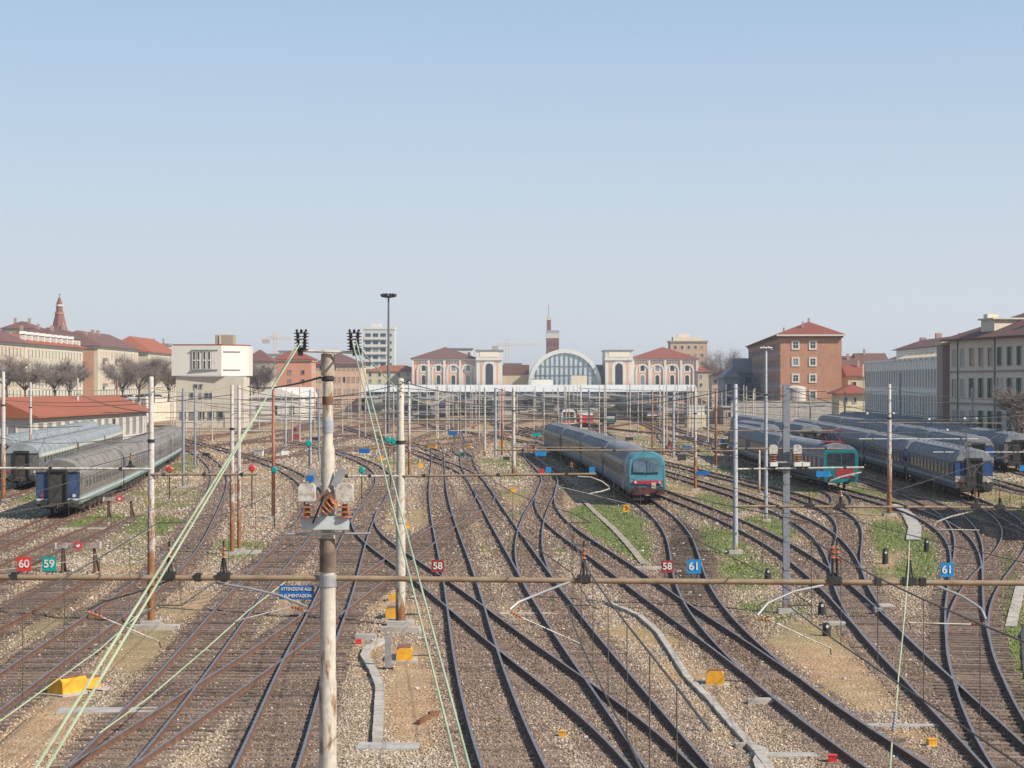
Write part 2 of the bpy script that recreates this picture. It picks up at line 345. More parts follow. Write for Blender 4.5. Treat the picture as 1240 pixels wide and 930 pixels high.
PROF = [(-.07,-.155),(-.07,-.14),(-.012,-.12),(-.012,-.045),(-.036,-.035),(-.036,0),(.036,0),(.036,-.035),(.012,-.045),(.012,-.12),(.07,-.14),(.07,-.155)]
def sample(name, step0=.8):
    ys, X, *_ = TR[name]; y = ys[0]; out = []
    while y < ys[-1]:
        out.append(y); y += step0*max(1, y/80)
    out.append(ys[-1]); y = np.array(out); x = np.interp(y, ys, X)
    # smooth interpolation of the fitted nodes
    g = np.gradient(np.convolve(np.pad(x, 2, 'edge'), np.ones(5)/5, 'valid'), y); return x, y, g
def build_track(k, name):
    x, y, g = sample(name); rust, slp = TR[name][2:4]; dz = .0011*(k % 7)
    L = np.sqrt(1+g*g); nx, ny = 1/L, -g/L; n = len(y); q = len(PROF)
    vs = []; fs = []; ms = []
    for s in (-1, 1):
        o = len(vs)
        for i in range(n):
            for (u, z) in PROF:
                a = s*GA + u; vs.append((x[i]+nx[i]*a, y[i]+ny[i]*a, z+dz))
        for i in range(n-1):
            for j in range(q):
                fs.append((o+i*q+j, o+i*q+(j+1) % q, o+(i+1)*q+(j+1) % q, o+(i+1)*q+j)); ms.append(0 if j == 5 else 1)
        fs.append(tuple(o+j for j in range(q))); ms.append(1); fs.append(tuple(o+(n-1)*q+j for j in range(q-1, -1, -1))); ms.append(1)
    mb = MB(); mb.v, mb.f, mb.m = vs, fs, ms
    tr = struct(mb.build('railway_track', [m_rail_rust if rust else m_rail_top, m_rail_side], fix=True))
    if slp:
        mb = MB(); ys, X = TR[name][:2]; yy = ys[0]; rr = random.Random(k)
        while yy < min(ys[-1], 210):
            xx = np.interp(yy, ys, X); gg = (np.interp(yy+1, ys, X)-np.interp(yy-1, ys, X))/2
            mb.box((xx, yy, (-.204 if name in ('1','2','3','4','B','S1','S2','S3') else -.233)+dz+rr.uniform(-.012,.008)), (2.6+rr.uniform(-.1,.1), .25, .14), -math.atan(gg)+rr.uniform(-.015,.015)); yy += .62/math.sqrt(1+gg*gg)
        mb.build('sleepers', m_wood, tr, fix=True)
for k, nm in enumerate(list(TR)): build_track(k, nm)

# ------------------------------------------------------------------ ground: one sheet out to the horizon
def grid_lines():
    xs = list(np.arange(-64, 76, .34)); a = 1.0
    while xs[-1] < 6000: xs.append(xs[-1]+a); a *= 1.25
    a = 1.0
    while xs[0] > -6000: xs.insert(0, xs[0]-a); a *= 1.25
    ys = [-300, -60, 0, 15, 25, 32]
    while ys[-1] < 420: ys.append(ys[-1] + max(.22, ys[-1]*.0052))
    a = 4.
    while ys[-1] < 6000: ys.append(ys[-1]+a); a *= 1.12
    return np.array(xs), np.array(ys)
gx, gy = grid_lines(); XX, YY = np.meshgrid(gx, gy)
dist = np.full(XX.shape, 99.); rustd = np.full(XX.shape, 99.)
for nm, (ys, X, rust, slp) in TR.items():
    xc = np.interp(gy, ys, X); inside = (gy >= ys[0]-1) & (gy <= ys[-1])
    d = np.abs(XX - xc[:, None]); d[~inside] = 99
    dist = np.minimum(dist, d)
    if rust: rustd = np.minimum(rustd, d)
rng = np.random.default_rng(3)
def vnoise(scale):                                    # smooth value noise on the sheet
    n = 512; tab = rng.random((n, n)); u = XX/scale; v = YY/scale
    iu = np.floor(u).astype(int); iv = np.floor(v).astype(int); fu = u-iu; fv = v-iv
    fu = fu*fu*(3-2*fu); fv = fv*fv*(3-2*fv)
    t = lambda a, b: tab[a % n, b % n]
    return (t(iu,iv)*(1-fu)+t(iu+1,iv)*fu)*(1-fv) + (t(iu,iv+1)*(1-fu)+t(iu+1,iv+1)*fu)*fv
n1, n2, n3 = vnoise(9), vnoise(2.6), vnoise(.8)
nz = .45*n1+.35*n2+.2*n3
ball = 1/(1+np.exp((dist + (nz-.5)*1.6 - 1.38)/.16))
def blobs(lst):
    out = np.zeros(XX.shape); Yc = np.maximum(YY, 20); px = CX + XX/Yc*F; py = CY + (H-GZ)/Yc*F
    for x, y, rx, ry, s in lst:
        d = ((px-x)/rx)**2 + ((py-y)/ry)**2
        out = np.maximum(out, s*np.clip(1.6-1.2*d, 0, 1))
    return out
grass = blobs([(745,640,48,34,1),(720,622,32,14,.9),(765,665,30,28,.9),(800,625,40,10,.5),(870,610,50,14,.7),(900,690,60,28,.9),(870,660,40,26,.8),(930,740,50,22,.6),
  (855,582,50,12,.7),(930,640,40,18,.8),(1075,650,34,22,.85),(1120,665,26,34,.9),(1110,690,30,22,.7),(1060,700,20,18,.5),(1035,600,70,10,.7),(1100,600,80,9,.6),(1205,600,40,8,.5),
  (1222,720,22,30,.9),(1222,780,26,56,1.2),(1236,850,16,60,.9),(1228,680,22,18,.8),(120,632,50,12,.7),(180,637,48,14,1),(100,618,30,7,.8),(25,600,30,10,.9),(130,662,60,14,.45),
  (215,560,30,18,.5),(620,560,20,30,.5),(610,600,40,40,.3),(830,545,60,10,.6),(980,575,90,10,.45),(765,690,30,14,.7),(200,600,60,20,.35)])
gv = np.clip((grass*1.4 - .15 + (nz-.5)*1.3), 0, 1) * np.clip(1.15-ball*1.05, 0, 1)
sand = blobs([(505,845,40,66,1.6),(480,800,40,30,.6),(250,745,50,22,1.3),(170,785,56,36,1.2),(45,900,70,42,1.4),(60,855,50,30,1.1),(1010,800,50,46,1.1),(975,770,40,24,.7),(790,760,44,26,.5),(870,840,40,40,.5),
  (1080,640,26,40,.8),(1075,690,16,20,.8),(750,650,20,50,.4),(610,650,40,30,.6),(560,530,70,20,.9),(730,516,60,7,1),(640,520,30,16,.6),(400,600,60,40,.3),(250,545,60,20,.6),(330,560,60,40,.4),(960,870,50,30,.5),(100,640,60,16,.5)])
n4, n5 = vnoise(17.3), vnoise(12.7)
gv = np.maximum(gv, np.clip((n4*.6+n2*.25+n3*.15-.52)*5, 0, .8)*np.clip((YY-52)/40, 0, 1)*np.clip(1.1-ball*1.2, 0, 1)*np.clip((XX+34)/20, .25, 1)*np.clip((420-YY)/150, 0, 1))
sand = np.maximum(sand, np.clip((n5*.6+n2*.3+n3*.1-.50)*5, 0, .9))
sv = np.clip(sand*1.2 - .2 + (nz-.5)*1.3, 0, 1) * np.clip(1.1-ball, 0, 1)
dark = blobs([(835,680,34,60,.9),(60,735,50,18,.7),(700,580,60,30,.5),(1190,640,60,30,.5),(560,640,40,30,.4),(360,880,90,70,.35)])*np.clip(ball+.3, 0, 1)  # oily track beds, plus shade painted left of the centre train and lower right
verge = blobs([(1224,745,16,40,1.3),(1228,800,17,60,1.3),(1240,860,18,50,1.3),(1222,700,12,30,1.2)])
gv = np.maximum(gv, np.clip(verge*1.3-.3+(nz-.5)*.9, 0, 1))
dark = np.maximum(dark, .55*np.exp(-(dist/.42)**2)*np.clip(n4*1.4, 0, 1))
far = np.clip((YY-480)/260, 0, 1)
ZZ = GZ + (nz-.5)*.12*(1-.35*ball)*np.clip(1-(YY-200)/300, 0, 1) + ball*.030
nx_, ny_ = len(gx), len(gy); co = np.stack([XX, YY, ZZ], -1).reshape(-1, 3)
idx = np.arange(nx_*ny_).reshape(ny_, nx_)
quads = np.stack([idx[:-1,:-1], idx[:-1,1:], idx[1:,1:], idx[1:,:-1]], -1).reshape(-1)
me = bpy.data.meshes.new('ground'); nf = len(quads)//4
me.vertices.add(len(co)); me.vertices.foreach_set('co', co.ravel()); me.loops.add(len(quads)); me.loops.foreach_set('vertex_index', quads)
me.polygons.add(nf); me.polygons.foreach_set('loop_start', np.arange(0, 4*nf, 4)); me.polygons.foreach_set('loop_total', np.full(nf, 4))
me.update(calc_edges=True); me.polygons.foreach_set('use_smooth', np.ones(nf, bool))
for nm, arr in (('ballast', ball), ('grass', gv), ('sand', sv), ('oil_and_shade', dark), ('siding', 1/(1+np.exp((rustd-1.7)/.2))), ('town', far)):
    at = me.attributes.new(nm, 'FLOAT', 'POINT'); at.data.foreach_set('value', arr.ravel().astype(np.float32))
def ground_mat():
    m, t, b = nodes('ballast_gravel_and_earth'); v = coord(t)
    A = lambda n: N(t, 'ShaderNodeAttribute', attribute_name=n).outputs['Fac']
    def cells(s):
        vo = N(t, 'ShaderNodeTexVoronoi', Scale=s); t.links.new(v, vo.inputs['Vector'])
        sp = t.nodes.new('ShaderNodeSeparateColor'); t.links.new(vo.outputs['Color'], sp.inputs[0]); return sp.outputs[0], vo.outputs['Distance']
    c1, d1 = cells(11.); c2, d2 = cells(4.2)
    nb = noise(t, v, .16, 8, .75); nm_ = noise(t, v, 1.1, 7, .75)
    grav = ramp(t, c1, [(0, (.13,.10,.075)), (.35, (.25,.195,.145)), (.75, (.38,.315,.24)), (.93, (.44,.39,.32)), (1, (.58,.53,.46))])
    rusty = ramp(t, c1, [(0, (.075,.045,.032)), (.4, (.155,.095,.065)), (.8, (.25,.16,.11)), (.96, (.36,.27,.21)), (1, (.46,.39,.32))])
    big = ramp(t, c2, [(0, (.7,.7,.7)), (1, (1.25,1.22,1.18))])
    grav = mix(t, 1.0, grav, big, 'MULTIPLY'); rusty = mix(t, .8, rusty, big, 'MULTIPLY')
    warm = ramp(t, nb, [(.36, (1.22,.95,.76)), (.62, (.80,.78,.76))]); grav = mix(t, 1.0, grav, warm, 'MULTIPLY')
    patch = ramp(t, nm_, [(.36, (.62,.57,.52)), (.64, (1.2,1.2,1.2))]); grav = mix(t, .9, grav, patch, 'MULTIPLY'); rusty = mix(t, .9, rusty, patch, 'MULTIPLY')
    sandc = mix(t, .35, ramp(t, nm_, [(.3, (.37,.235,.13)), (.7, (.50,.345,.195))]), grav)
    col = mix(t, A('sand'), grav, sandc)
    col = mix(t, A('ballast'), col, rusty)
    sid = mix(t, .5, rusty, (.20,.10,.06)); col = mix(t, mathn(t, 'MULTIPLY', A('siding'), .5), col, sid)
    ng = noise(t, v, 3.5, 7, .75)
    gr = ramp(t, ng, [(.3, (.17,.135,.075)), (.44, (.145,.16,.055)), (.58, (.115,.165,.04)), (.75, (.175,.215,.065))])
    col = mix(t, A('grass'), col, gr)
    col = mix(t, mathn(t, 'MULTIPLY', A('oil_and_shade'), .75), col, (.035,.028,.024))  # blackens oil stains and the painted shade patches alike
    col = mix(t, A('town'), col, (.20,.18,.16))
    t.links.new(col, b.inputs['Base Color']); b.inputs['Roughness'].default_value = .95; b.inputs['Specular IOR Level'].default_value = .15
    hh = mathn(t, 'ADD', mathn(t, 'MULTIPLY', d1, -1.0), mathn(t, 'MULTIPLY', c2, .25))
    bn = N(t, 'ShaderNodeBump', Strength=.9, Distance=.05); t.links.new(hh, bn.inputs['Height']); t.links.new(bn.outputs[0], b.inputs['Normal'])
    return m
me.materials.append(ground_mat())
ground = bpy.data.objects.new('ground', me); COL.objects.link(ground); struct(ground)

def strip(name, pts, wid, mat, z=.0, h=.06, kind=True, slabs=None):      # a ribbon laid along ground points
    pts = [Vector(p) for p in pts]; mb = MB()
    dense = []
    for a, b_ in zip(pts, pts[1:]):
        n = max(1, int((b_-a).length/(slabs or 1.2)))
        for i in range(n): dense.append(a.lerp(b_, i/n))
    dense.append(pts[-1])
    for i, (a, b_) in enumerate(zip(dense, dense[1:])):
        d = b_-a; rr = random.uniform(-.02, .02)
        mb.box(((a.x+b_.x)/2, (a.y+b_.y)/2, GZ+z+h/2+rr*.5), (d.length*.985, wid, h), math.atan2(d.y, d.x)+rr)
    return mb.build(name, mat)
# loose ballast stones over the nearer yard: uncountable
def stones(n=330000, ya=41., yb=175., big=1.9):
    u = rng.random(n)
    y = 1/(1/ya + u*(1/yb-1/ya)); x = (rng.random(n)-.5)*y*.56
    ix = np.clip(np.searchsorted(gx, x), 1, nx_-1); iy = np.clip(np.searchsorted(gy, y), 1, ny_-1)
    fx = (x-gx[ix-1])/(gx[ix]-gx[ix-1]); fy_ = (y-gy[iy-1])/(gy[iy]-gy[iy-1])
    def S(A): return (A[iy-1, ix-1]*(1-fx)+A[iy-1, ix]*fx)*(1-fy_) + (A[iy, ix-1]*(1-fx)+A[iy, ix]*fx)*fy_
    z = S(ZZ); g_, s_, b_, o_ = S(gv), S(sv), S(ball), S(dark)
    keep = rng.random(n) > np.clip(g_*.95 + s_*.97, 0, .985)
    x, y, z, b_, s_, o_ = x[keep], y[keep], z[keep], b_[keep], s_[keep], o_[keep]; n = len(x)
    r = (.024+.030*rng.random(n)**1.6)*np.clip(y/70, .85, big)
    base = np.array([(1,0,0),(0,1,0),(-1,0,0),(0,-1,0),(.1,.1,.8),(0,0,-.8)]); an = rng.random(n)*6.283
    V = base[None]*(1+.55*(rng.random((n, 6, 1))-.5)) + .25*(rng.random((n, 6, 3))-.5)
    V[:, :, 0] *= (1+.7*rng.random((n, 1))); c, s = np.cos(an)[:, None], np.sin(an)[:, None]
    X_, Y_ = V[:, :, 0]*c-V[:, :, 1]*s, V[:, :, 0]*s+V[:, :, 1]*c
    V = np.stack([X_, Y_, V[:, :, 2]], -1)*r[:, None, None] + np.stack([x, y, z+r*.12], -1)[:, None]
    T_ = np.array([(0,1,4),(1,2,4),(2,3,4),(3,0,4),(1,0,5),(2,1,5),(3,2,5),(0,3,5)])
    F_ = (T_[None]+6*np.arange(n)[:, None, None]).reshape(-1)
    m_ = bpy.data.meshes.new('ballast_stones'); m_.vertices.add(6*n); m_.vertices.foreach_set('co', V.ravel()); m_.loops.add(24*n); m_.loops.foreach_set('vertex_index', F_)
    m_.polygons.add(8*n); m_.polygons.foreach_set('loop_start', np.arange(0, 24*n, 3)); m_.polygons.foreach_set('loop_total', np.full(8*n, 3)); m_.update(calc_edges=True)
    k = rng.random(n)**1.7; pale = rng.random(n) > .982
    grey = np.stack([.235+.32*k, .185+.275*k, .135+.215*k], -1); rus = np.stack([.155+.205*k, .104+.153*k, .075+.118*k], -1)
    tan = np.stack([.34+.24*k, .235+.18*k, .145+.12*k], -1)
    w_ = np.clip(b_*(.80+.45*(rng.random(n)-.5)), 0, 1)[:, None]; colr = grey*(1-w_)+rus*w_; t_ = np.clip(s_*.8, 0, 1)[:, None]; colr = colr*(1-t_)+tan*t_
    colr *= (1-.72*np.clip(o_, 0, 1))[:, None]; colr[pale] = (.40+.18*rng.random((pale.sum(), 1)))*np.array([1,.94,.85]); colr = np.repeat(np.concatenate([colr, np.ones((n, 1))], 1), 6, 0)
    at = m_.color_attributes.new('tint', 'FLOAT_COLOR', 'POINT'); at.data.foreach_set('color', colr.astype(np.float32).ravel())
    m, t, b = nodes('crushed_ballast_stone'); a = N(t, 'ShaderNodeAttribute', attribute_name='tint'); t.links.new(a.outputs['Color'], b.inputs['Base Color']); b.inputs['Roughness'].default_value = .9; b.inputs['Specular IOR Level'].default_value = .15
    m_.materials.append(m); o = bpy.data.objects.new('ballast_stones', m_); COL.objects.link(o); struct(o, 'stuff')
stones()
stones(90000, 172., 360., 3.6)
struct(strip('dirt_path', [G(x, y, GZ) for x, y in [(706,606),(722,622),(745,643),(765,665),(780,684)]], .36, MAT('trodden_path', (.36,.31,.25), (.25,.2,.15), 2, .95), .05, .02))
struct(strip('kerb_walkway', [G(x, y, GZ) for x, y in [(1085,612),(1100,625),(1108,640),(1106,655)]], .8, m_conc, .05, .05))
struct(strip('asphalt_path', [G(x, y, GZ) for x, y in [(1330,935),(1288,815),(1279,770),(1290,735)]], 2.4, MAT('asphalt', (.075,.07,.068), (.05,.048,.046), 3, .9), .03, .03))
struct(strip('concrete_path', [G(x, y, GZ) for x, y in [(1224,760),(1230,735),(1237,705)]], .40, m_concw, .02, .05))
tag(strip('cable_trough', [G(x, y, GZ) for x, y in [(735,731),(752,738),(775,748),(797,768),(815,795),(832,822),(860,850),(890,885),(918,915),(940,945)]], .20, m_concw, .0, .11, slabs=1.0), 'pale winding concrete cable trough beside the yellow box on the right', 'cable trough')
tag(strip('cable_trough', [G(x, y, GZ) for x, y in [(466,777),(445,787),(441,797),(452,815),(460,835),(459,860),(457,900)]], .26, m_concw, .0, .12, slabs=.8), 'short pale concrete cable trough running past the sandy patch', 'cable trough')
tag(strip('cable_trough', [G(x, y, GZ) for x, y in [(890,905),(908,905),(924,912),(918,925),(930,960)]], .24, m_concw, .0, .10, slabs=.8), 'curled pale concrete trough end at the bottom right', 'cable trough')
# ------------------------------------------------------------------ masts
def mast(x, yb, yt, wpx, mat, label, steps=True, group=None, arm=None, kind='tube', plinth=True, name='catenary_mast', D=None):
    D = D or (H-GZ)*F/(yb-CY); X = XW(x, D); h = ZW(yt, D) - GZ; r = max(wpx/F*D/2, .05)
    t = thing(name, label, 'mast', (X, D, GZ), 0, group); mb = MB()
    if kind == 'H':
        mb.box((0, -r*.8, h/2), (2*r, r*.22, h)); mb.box((0, r*.8, h/2), (2*r, r*.22, h)); mb.box((0, 0, h/2), (r*.25, r*1.4, h))
        mb.build('pole', mat, t)
        b = MB()
        for i in range(int(h/1.1)): b.box((0, -r*.93, .6+i*1.1), (r*1.6, .03, .12))
        b.build('batten_plates', mat, t)
    else:
        if steps:
            a, c = h*.42, h*.74
            mb.lathe([(r, 0), (r, a), (r*.86, a+.12), (r*.86, c), (r*.72, c+.12), (r*.70, h-.05), (r*.5, h)], n=14)
        else: mb.lathe([(r, 0), (r*.8, h-.05), (r*.5, h)], n=12)
        mb.build('pole', mat, t, smooth=True)
        if steps:
            for z, q in ((h*.42, 1.14), (h*.74, 1.0)): MB().lathe([(r*q, z-.05), (r*q, z+.07)], n=14).build('collar', m_dark if q < 1.1 else mat, t)
    if plinth: MB().b2((-r*2.6, -r*2.4, -.1), (r*2.6, r*2.4, .18)).build('foot_block', m_conc, t)
    return t, D, h, r

def insulator(name, p, axis, L, r, n, mat, parent=None):     # string of porcelain sheds
    prof = [(r*.28, 0)]
    for i in range(n):
        z = L*(i+.15)/n; prof += [(r*.35, z), (r, z+L*.18/n), (r*.92, z+L*.34/n), (r*.38, z+L*.5/n)]
    prof += [(r*.28, L)]
    o = MB().lathe(prof, (0,0,0), 12, 0, axis).build(name, mat, parent, smooth=True); o.location = p; return o

# the big mast in the foreground
D1 = 30.0; X1 = XW(397, D1); h1 = ZW(427, D1) - GZ
t = thing('catenary_mast', 'thick cream stepped mast with rust streaks in the foreground, nearest the viewer', 'mast', (X1, D1, GZ))
def zz(y): return ZW(y, D1) - GZ
MB().lathe([(.133, 0), (.133, zz(826)), (.120, zz(822)), (.120, zz(700)), (.110, zz(690)), (.104, zz(545)), (.078, zz(536)), (.078, zz(463)), (.078, zz(460)), (.078, h1-.02), (.07, h1)], n=24).build('pole', m_pole_near, t, smooth=True)
MB().lathe([(.104, zz(455)), (.104, zz(428.5))], n=24).build('head_sleeve', MAT('stained_sleeve', (.40,.34,.27), (.22,.17,.12), 5, .7), t)
MB().lathe([(.084, zz(490)), (.084, zz(480))], n=20).build('rust_band', MAT('rust_band', (.17,.09,.05), (.10,.055,.03), 8, .8), t)
MB().lathe([(.087, zz(524)), (.087, zz(508))], n=20).build('collar', MAT('blue_grey_band', (.36,.39,.43), (.25,.26,.28), 6, .6), t)
MB().lathe([(.085, zz(461.5)), (.098, zz(460)), (.098, zz(457)), (.085, zz(456))], n=20).build('collar', m_dark, t)
MB().lathe([(.127, zz(692)), (.127, zz(652))], n=20).build('sleeve', MAT('dark_rusty_sleeve', (.20,.15,.11), (.10,.07,.05), 5, .8), t)
MB().lathe([(.136, zz(710)), (.136, zz(696))], n=20).build('clamp', MAT('galvanised_clamp', (.42,.43,.44), (.28,.27,.26), 4, .5, .4), t)
MB().b2((-.6, -.5, -.1), (.6, .5, .25)).build('foot_block', m_conc, t)
# cross arm with its two insulator clusters
ca = thing('cross_arm', 'thin pale cross arm on top of the thick foreground mast', 'cross arm', (X1, D1-.13, ZW(426.5, D1)))
MB().tube([(-.42, 0, .02), (.50, 0, -.01)], .022, 8).build('arm', m_offw, ca, smooth=True)
for sx in (-.41, .49): MB().b2((sx-.03, -.03, -.05), (sx+.03, .03, .06)).build('end_cap', m_dark, ca)
def cluster(x, lab):
    p = P(x, 427, D1-.13); tt = thing('insulator_cluster', lab, 'insulator', p)
    for dx in (-.045, .045): insulator('insulator', (dx, 0, .03), (dx*.9, -.02, 1), .29, .066, 6, m_cerd, tt)
    MB().tube([(-.10, -.02, .2), (.10, -.02, .2)], .014, 6).build('clip_bar', m_offw, tt)
    for dx in (-.06, 0, .06): MB().tube([(dx, 0, .30), (dx*1.2, -.02, .345)], .020, 6).build('prong', m_dark, tt)
    MB().tube([(0, 0, -.05), (0, 0, .08)], .025, 8).build('stem', m_dark, tt)
cluster(365, 'black insulator pair at the left end of the cross arm above the foreground mast')
cluster(429, 'black insulator pair at the right end of the cross arm above the foreground mast')
# pale green insulated cables slung from the clusters towards the bridge
def sag(a, b, s, n=14): return [Vector(a).lerp(Vector(b), i/n) - Vector((0, 0, s*4*(i/n)*(1-i/n))) for i in range(n+1)]
def cable(name, pts, r, mat, label, cat='cable', group=None):
    return tag(MB().tube(pts, r, 6).build(name, mat, None, smooth=True), label, cat, group)
gl = 'pair of pale green cables from the left insulators'
cable('green_cable', sag(P(366, 412, D1-.2), P(38, 938, 12), .0), .0105, m_green, 'upper of two pale green cables slanting from the left insulators to the bottom left corner', group=gl)
cable('green_cable', sag(P(360, 416, D1-.2), P(52, 938, 12), .03), .0105, m_green, 'lower of two pale green cables slanting from the left insulators to the bottom left corner', group=gl)
gl = 'pair of pale green cables from the right insulators'
cable('green_cable', sag(P(427, 414, D1-.2), P(556, 938, 14), .03), .010, m_green, 'left of two pale green cables falling from the right insulators to the bottom centre', group=gl)
cable('green_cable', sag(P(431, 412, D1-.2), P(571, 938, 14), .02), .010, m_green, 'right of two pale green cables falling from the right insulators to the bottom centre', group=gl)
cable('suspension_rope', sag(P(434, 420, D1-.2), P(540, 480, 68), .5), .012, m_green, 'thin pale rope running from the right insulators back to the middle mast')
cable('barbed_stay', sag(P(388, 457, D1), P(300, 468, 64), .1), .018, m_dark, 'dark stay with small insulators running left from the foreground mast head')

# disconnector on the big mast
dz = thing('disconnector_switch', 'disconnector with two rounded white boxes and orange insulators on the foreground mast', 'switch', (X1, D1-.14, ZW(632, D1)))
def rbox(c, d, ch):
    mb = MB(); x, y, z = d[0]/2, d[1]/2, d[2]/2
    poly = [(-x, -z), (x, -z), (x, z-ch), (x-ch*.4, z-ch*.3), (x-ch, z), (-x+ch, z), (-x+ch*.4, z-ch*.3), (-x, z-ch)]
    mb.prism([(c[0]+a, c[2]+b) for a, b in poly], 'y', c[1]-y, c[1]+y); return mb
s1 = D1/F
for x, sg in ((373.5, -1), (419, 1)):
    c = ((x-397)*s1, -.05, (632-595)*s1); rbox(c, (.25, .2, .265), .06).build('housing', m_offw, dz)
    for q in range(3): pass
    insulator('insulator', (c[0], -.05, (632-627)*s1), (0, 0, 1), .22, .12, 3, m_cer, dz)
    MB().box(((x-397)*s1-sg*.10, .02, (632-578)*s1), (.13, .02, .3), ry=sg*.45).build('stay_plate', m_tube_grey, dz)
MB().b2(((377-397)*s1-.05, -.12, (632-582)*s1), ((383-397)*s1-.02, -.02, (632-575)*s1)).build('blue_cap', m_sblue, dz)
insulator('insulator', (-.04, -.2, (632-618)*s1), (.7, -.1, .62), .26, .095, 4, m_cer, dz)
MB().b2(((366-397)*s1, -.09, (632-640)*s1), ((424-397)*s1, -.05, (632-624)*s1)).build('base_plate', MAT('pale_grey_plate', (.50,.53,.54), (.38,.40,.40), 4, .5), dz)
MB().tube([((348-397)*s1, -.03, (632-646)*s1), ((450-397)*s1, -.03, (632-645)*s1)], .02, 6).build('operating_bar', m_tube_grey, dz)
MB().tube([(-.2, -.15, .0), (-.02, -.22, .42), (.12, -.15, .48)], .014, 6).build('blade', m_dark, dz)
MB().prism([(-.13,.33),(.14,.33),(.02,.52)], 'y', -.2, -.14).build('rusty_hood', m_rustlid, dz)

# crossbars: tube between masts, with clamps
def crossbar(pts, r, mat, label, clamps=(), cat='crossbar'):
    t = thing('crossbar', label, cat, pts[0]); o = Vector(pts[0])
    MB().tube([Vector(p)-o for p in pts], r, 12).build('tube', mat, t, smooth=True)
    a, b = Vector(pts[0])-o, Vector(pts[-1])-o
    for f_ in clamps:
        q = a.lerp(b, f_); MB().box(q, (r*2.2, r*2.9, r*2.9)).build('clamp', m_dark, t)
    return t
XL, XR = -300, 1560
def bary(x): return 697.5 + (x)*(8.0/1240)
crossbar([P(XL, bary(XL), D1), P(40, bary(40)+1.6, D1), P(397, bary(397), D1)], .043, m_tube_tan, 'long tan crossbar across the left foreground below the numbered red and teal boards', [(x-XL)/(397-XL) for x in (205, 271, 18, 240)])
crossbar([P(407, bary(407), D1), P(760, bary(760)+1.3, D1), P(1100, bary(1100)+1.0, D1), P(XR, bary(XR), D1)], .043, m_tube_tan, 'long tan crossbar across the right foreground carrying the maroon and blue number boards', [(x-407)/(XR-407) for x in (707, 1013, 1098, 1063, 1117)])
for sx, lb in ((XL, 'outer'), (XR, 'outer')):
    X = XW(sx, D1); q = thing('catenary_mast', 'cream mast at the %s end of the foreground crossbar' % ('left' if sx < 0 else 'right'), 'mast', (X, D1, GZ))
    MB().lathe([(.16, 0), (.15, 3), (.13, 3.1), (.12, 8.5)], n=16).build('pole', m_pole_near, q, smooth=True); MB().b2((-.5,-.5,-.1),(.5,.5,.2)).build('foot_block', m_conc, q)

def post_insulator(x, ytop, ybot, D, lab, cer=m_cer, sc=1.0, double=False, group=None):
    p = P(x, ybot, D); L = (ybot-ytop)/F*D; t = thing('post_insulator', lab, 'insulator', p, 0, group)
    for dx in ((-.035*sc, .035*sc) if double else (0,)):
        MB().tube([(dx, 0, 0), (dx, 0, L*.55)], .022*sc, 8).build('stem', m_dark, t)
        insulator('insulator', (dx, 0, L*.50), (0, 0, 1), L*.34, .046*sc, 3, cer, t)
        MB().tube([(dx, 0, L*.82), (dx*.6, 0, L)], .014*sc, 6).build('cap', m_dark, t)
    for sx in (-.06, .06): MB().tube([(sx*sc, 0, 0), (sx*.3*sc, 0, L*.5)], .013*sc, 6).build('strut', m_dark, t)
    MB().b2((-.1*sc, -.07*sc, -.05*sc), (.1*sc, .07*sc, .06*sc)).build('saddle', m_dark, t)
post_insulator(205, 655, 697, D1, 'orange ribbed insulator post standing on the foreground crossbar beside the rusty left mast')
post_insulator(271, 655, 698, D1, 'orange ribbed insulator post on the foreground crossbar in front of the twin rusty masts')
post_insulator(707, 655, 701, D1, 'orange ribbed insulator post on the foreground crossbar right of the centre tracks')
post_insulator(1011, 652, 703, D1, 'twin orange insulator post on the foreground crossbar right of the grey steel mast', double=True)
post_insulator(1101, 655, 704, D1, 'dark insulator post on the foreground crossbar behind the hanging green cable', cer=MAT('dull_brown_porcelain', (.25,.12,.06), None, 6, .3))

def steady(arm, ins, rod, lab, D=D1, mat=m_tube_grey, r=.02):
    o = P(*arm[0], D); t = thing('steady_arm', lab, 'steady arm', o); pp = lambda q, dy=0: P(q[0], q[1], D+dy) - o
    MB().tube([pp(q, -i*.12) for i, q in enumerate(arm)], r, 8).build('arm_tube', mat, t, smooth=True)
    a, b = pp(ins[0], -.4), pp(ins[1], -.4); insulator('insulator', a, b-a, (b-a).length, .035, 4, m_cer, t)
    MB().tube([pp(q, -.4) for q in rod], .011, 6).build('registration_rod', m_offw, t)
    e = pp(rod[-1], -.4); MB().tube([e, e + Vector((.02, 0, -.10))], .009, 6).build('dropper_clip', m_dark, t)
steady([(697,702),(660,716),(628,729),(617,738)], [(618,741),(632,748)], [(632,748),(704,780)], 'grey curved steady arm hanging left of the centre orange insulator post')
steady([(1000,708),(962,716),(930,730),(917,745)], [(918,749),(934,752)], [(934,752),(1005,785)], 'grey curved steady arm reaching left below the twin orange insulators')
steady([(1133,709),(1165,722),(1188,737),(1194,750)], [(1192,755),(1176,756)], [(1176,756),(1101,754)], 'grey curved steady arm reaching right under the blue 61 board at the right')
steady([(262,706),(300,712),(338,721),(372,735)], [(368,738),(352,735)], [(352,735),(285,752)], 'dark grey steady arm hanging from the left foreground crossbar beside the blue sign')
steady([(205,703),(170,716),(128,728),(106,738)], [(106,741),(125,748)], [(125,748),(193,777)], 'thin steady arm with brown insulators over the far left track', mat=m_dark, r=.013)

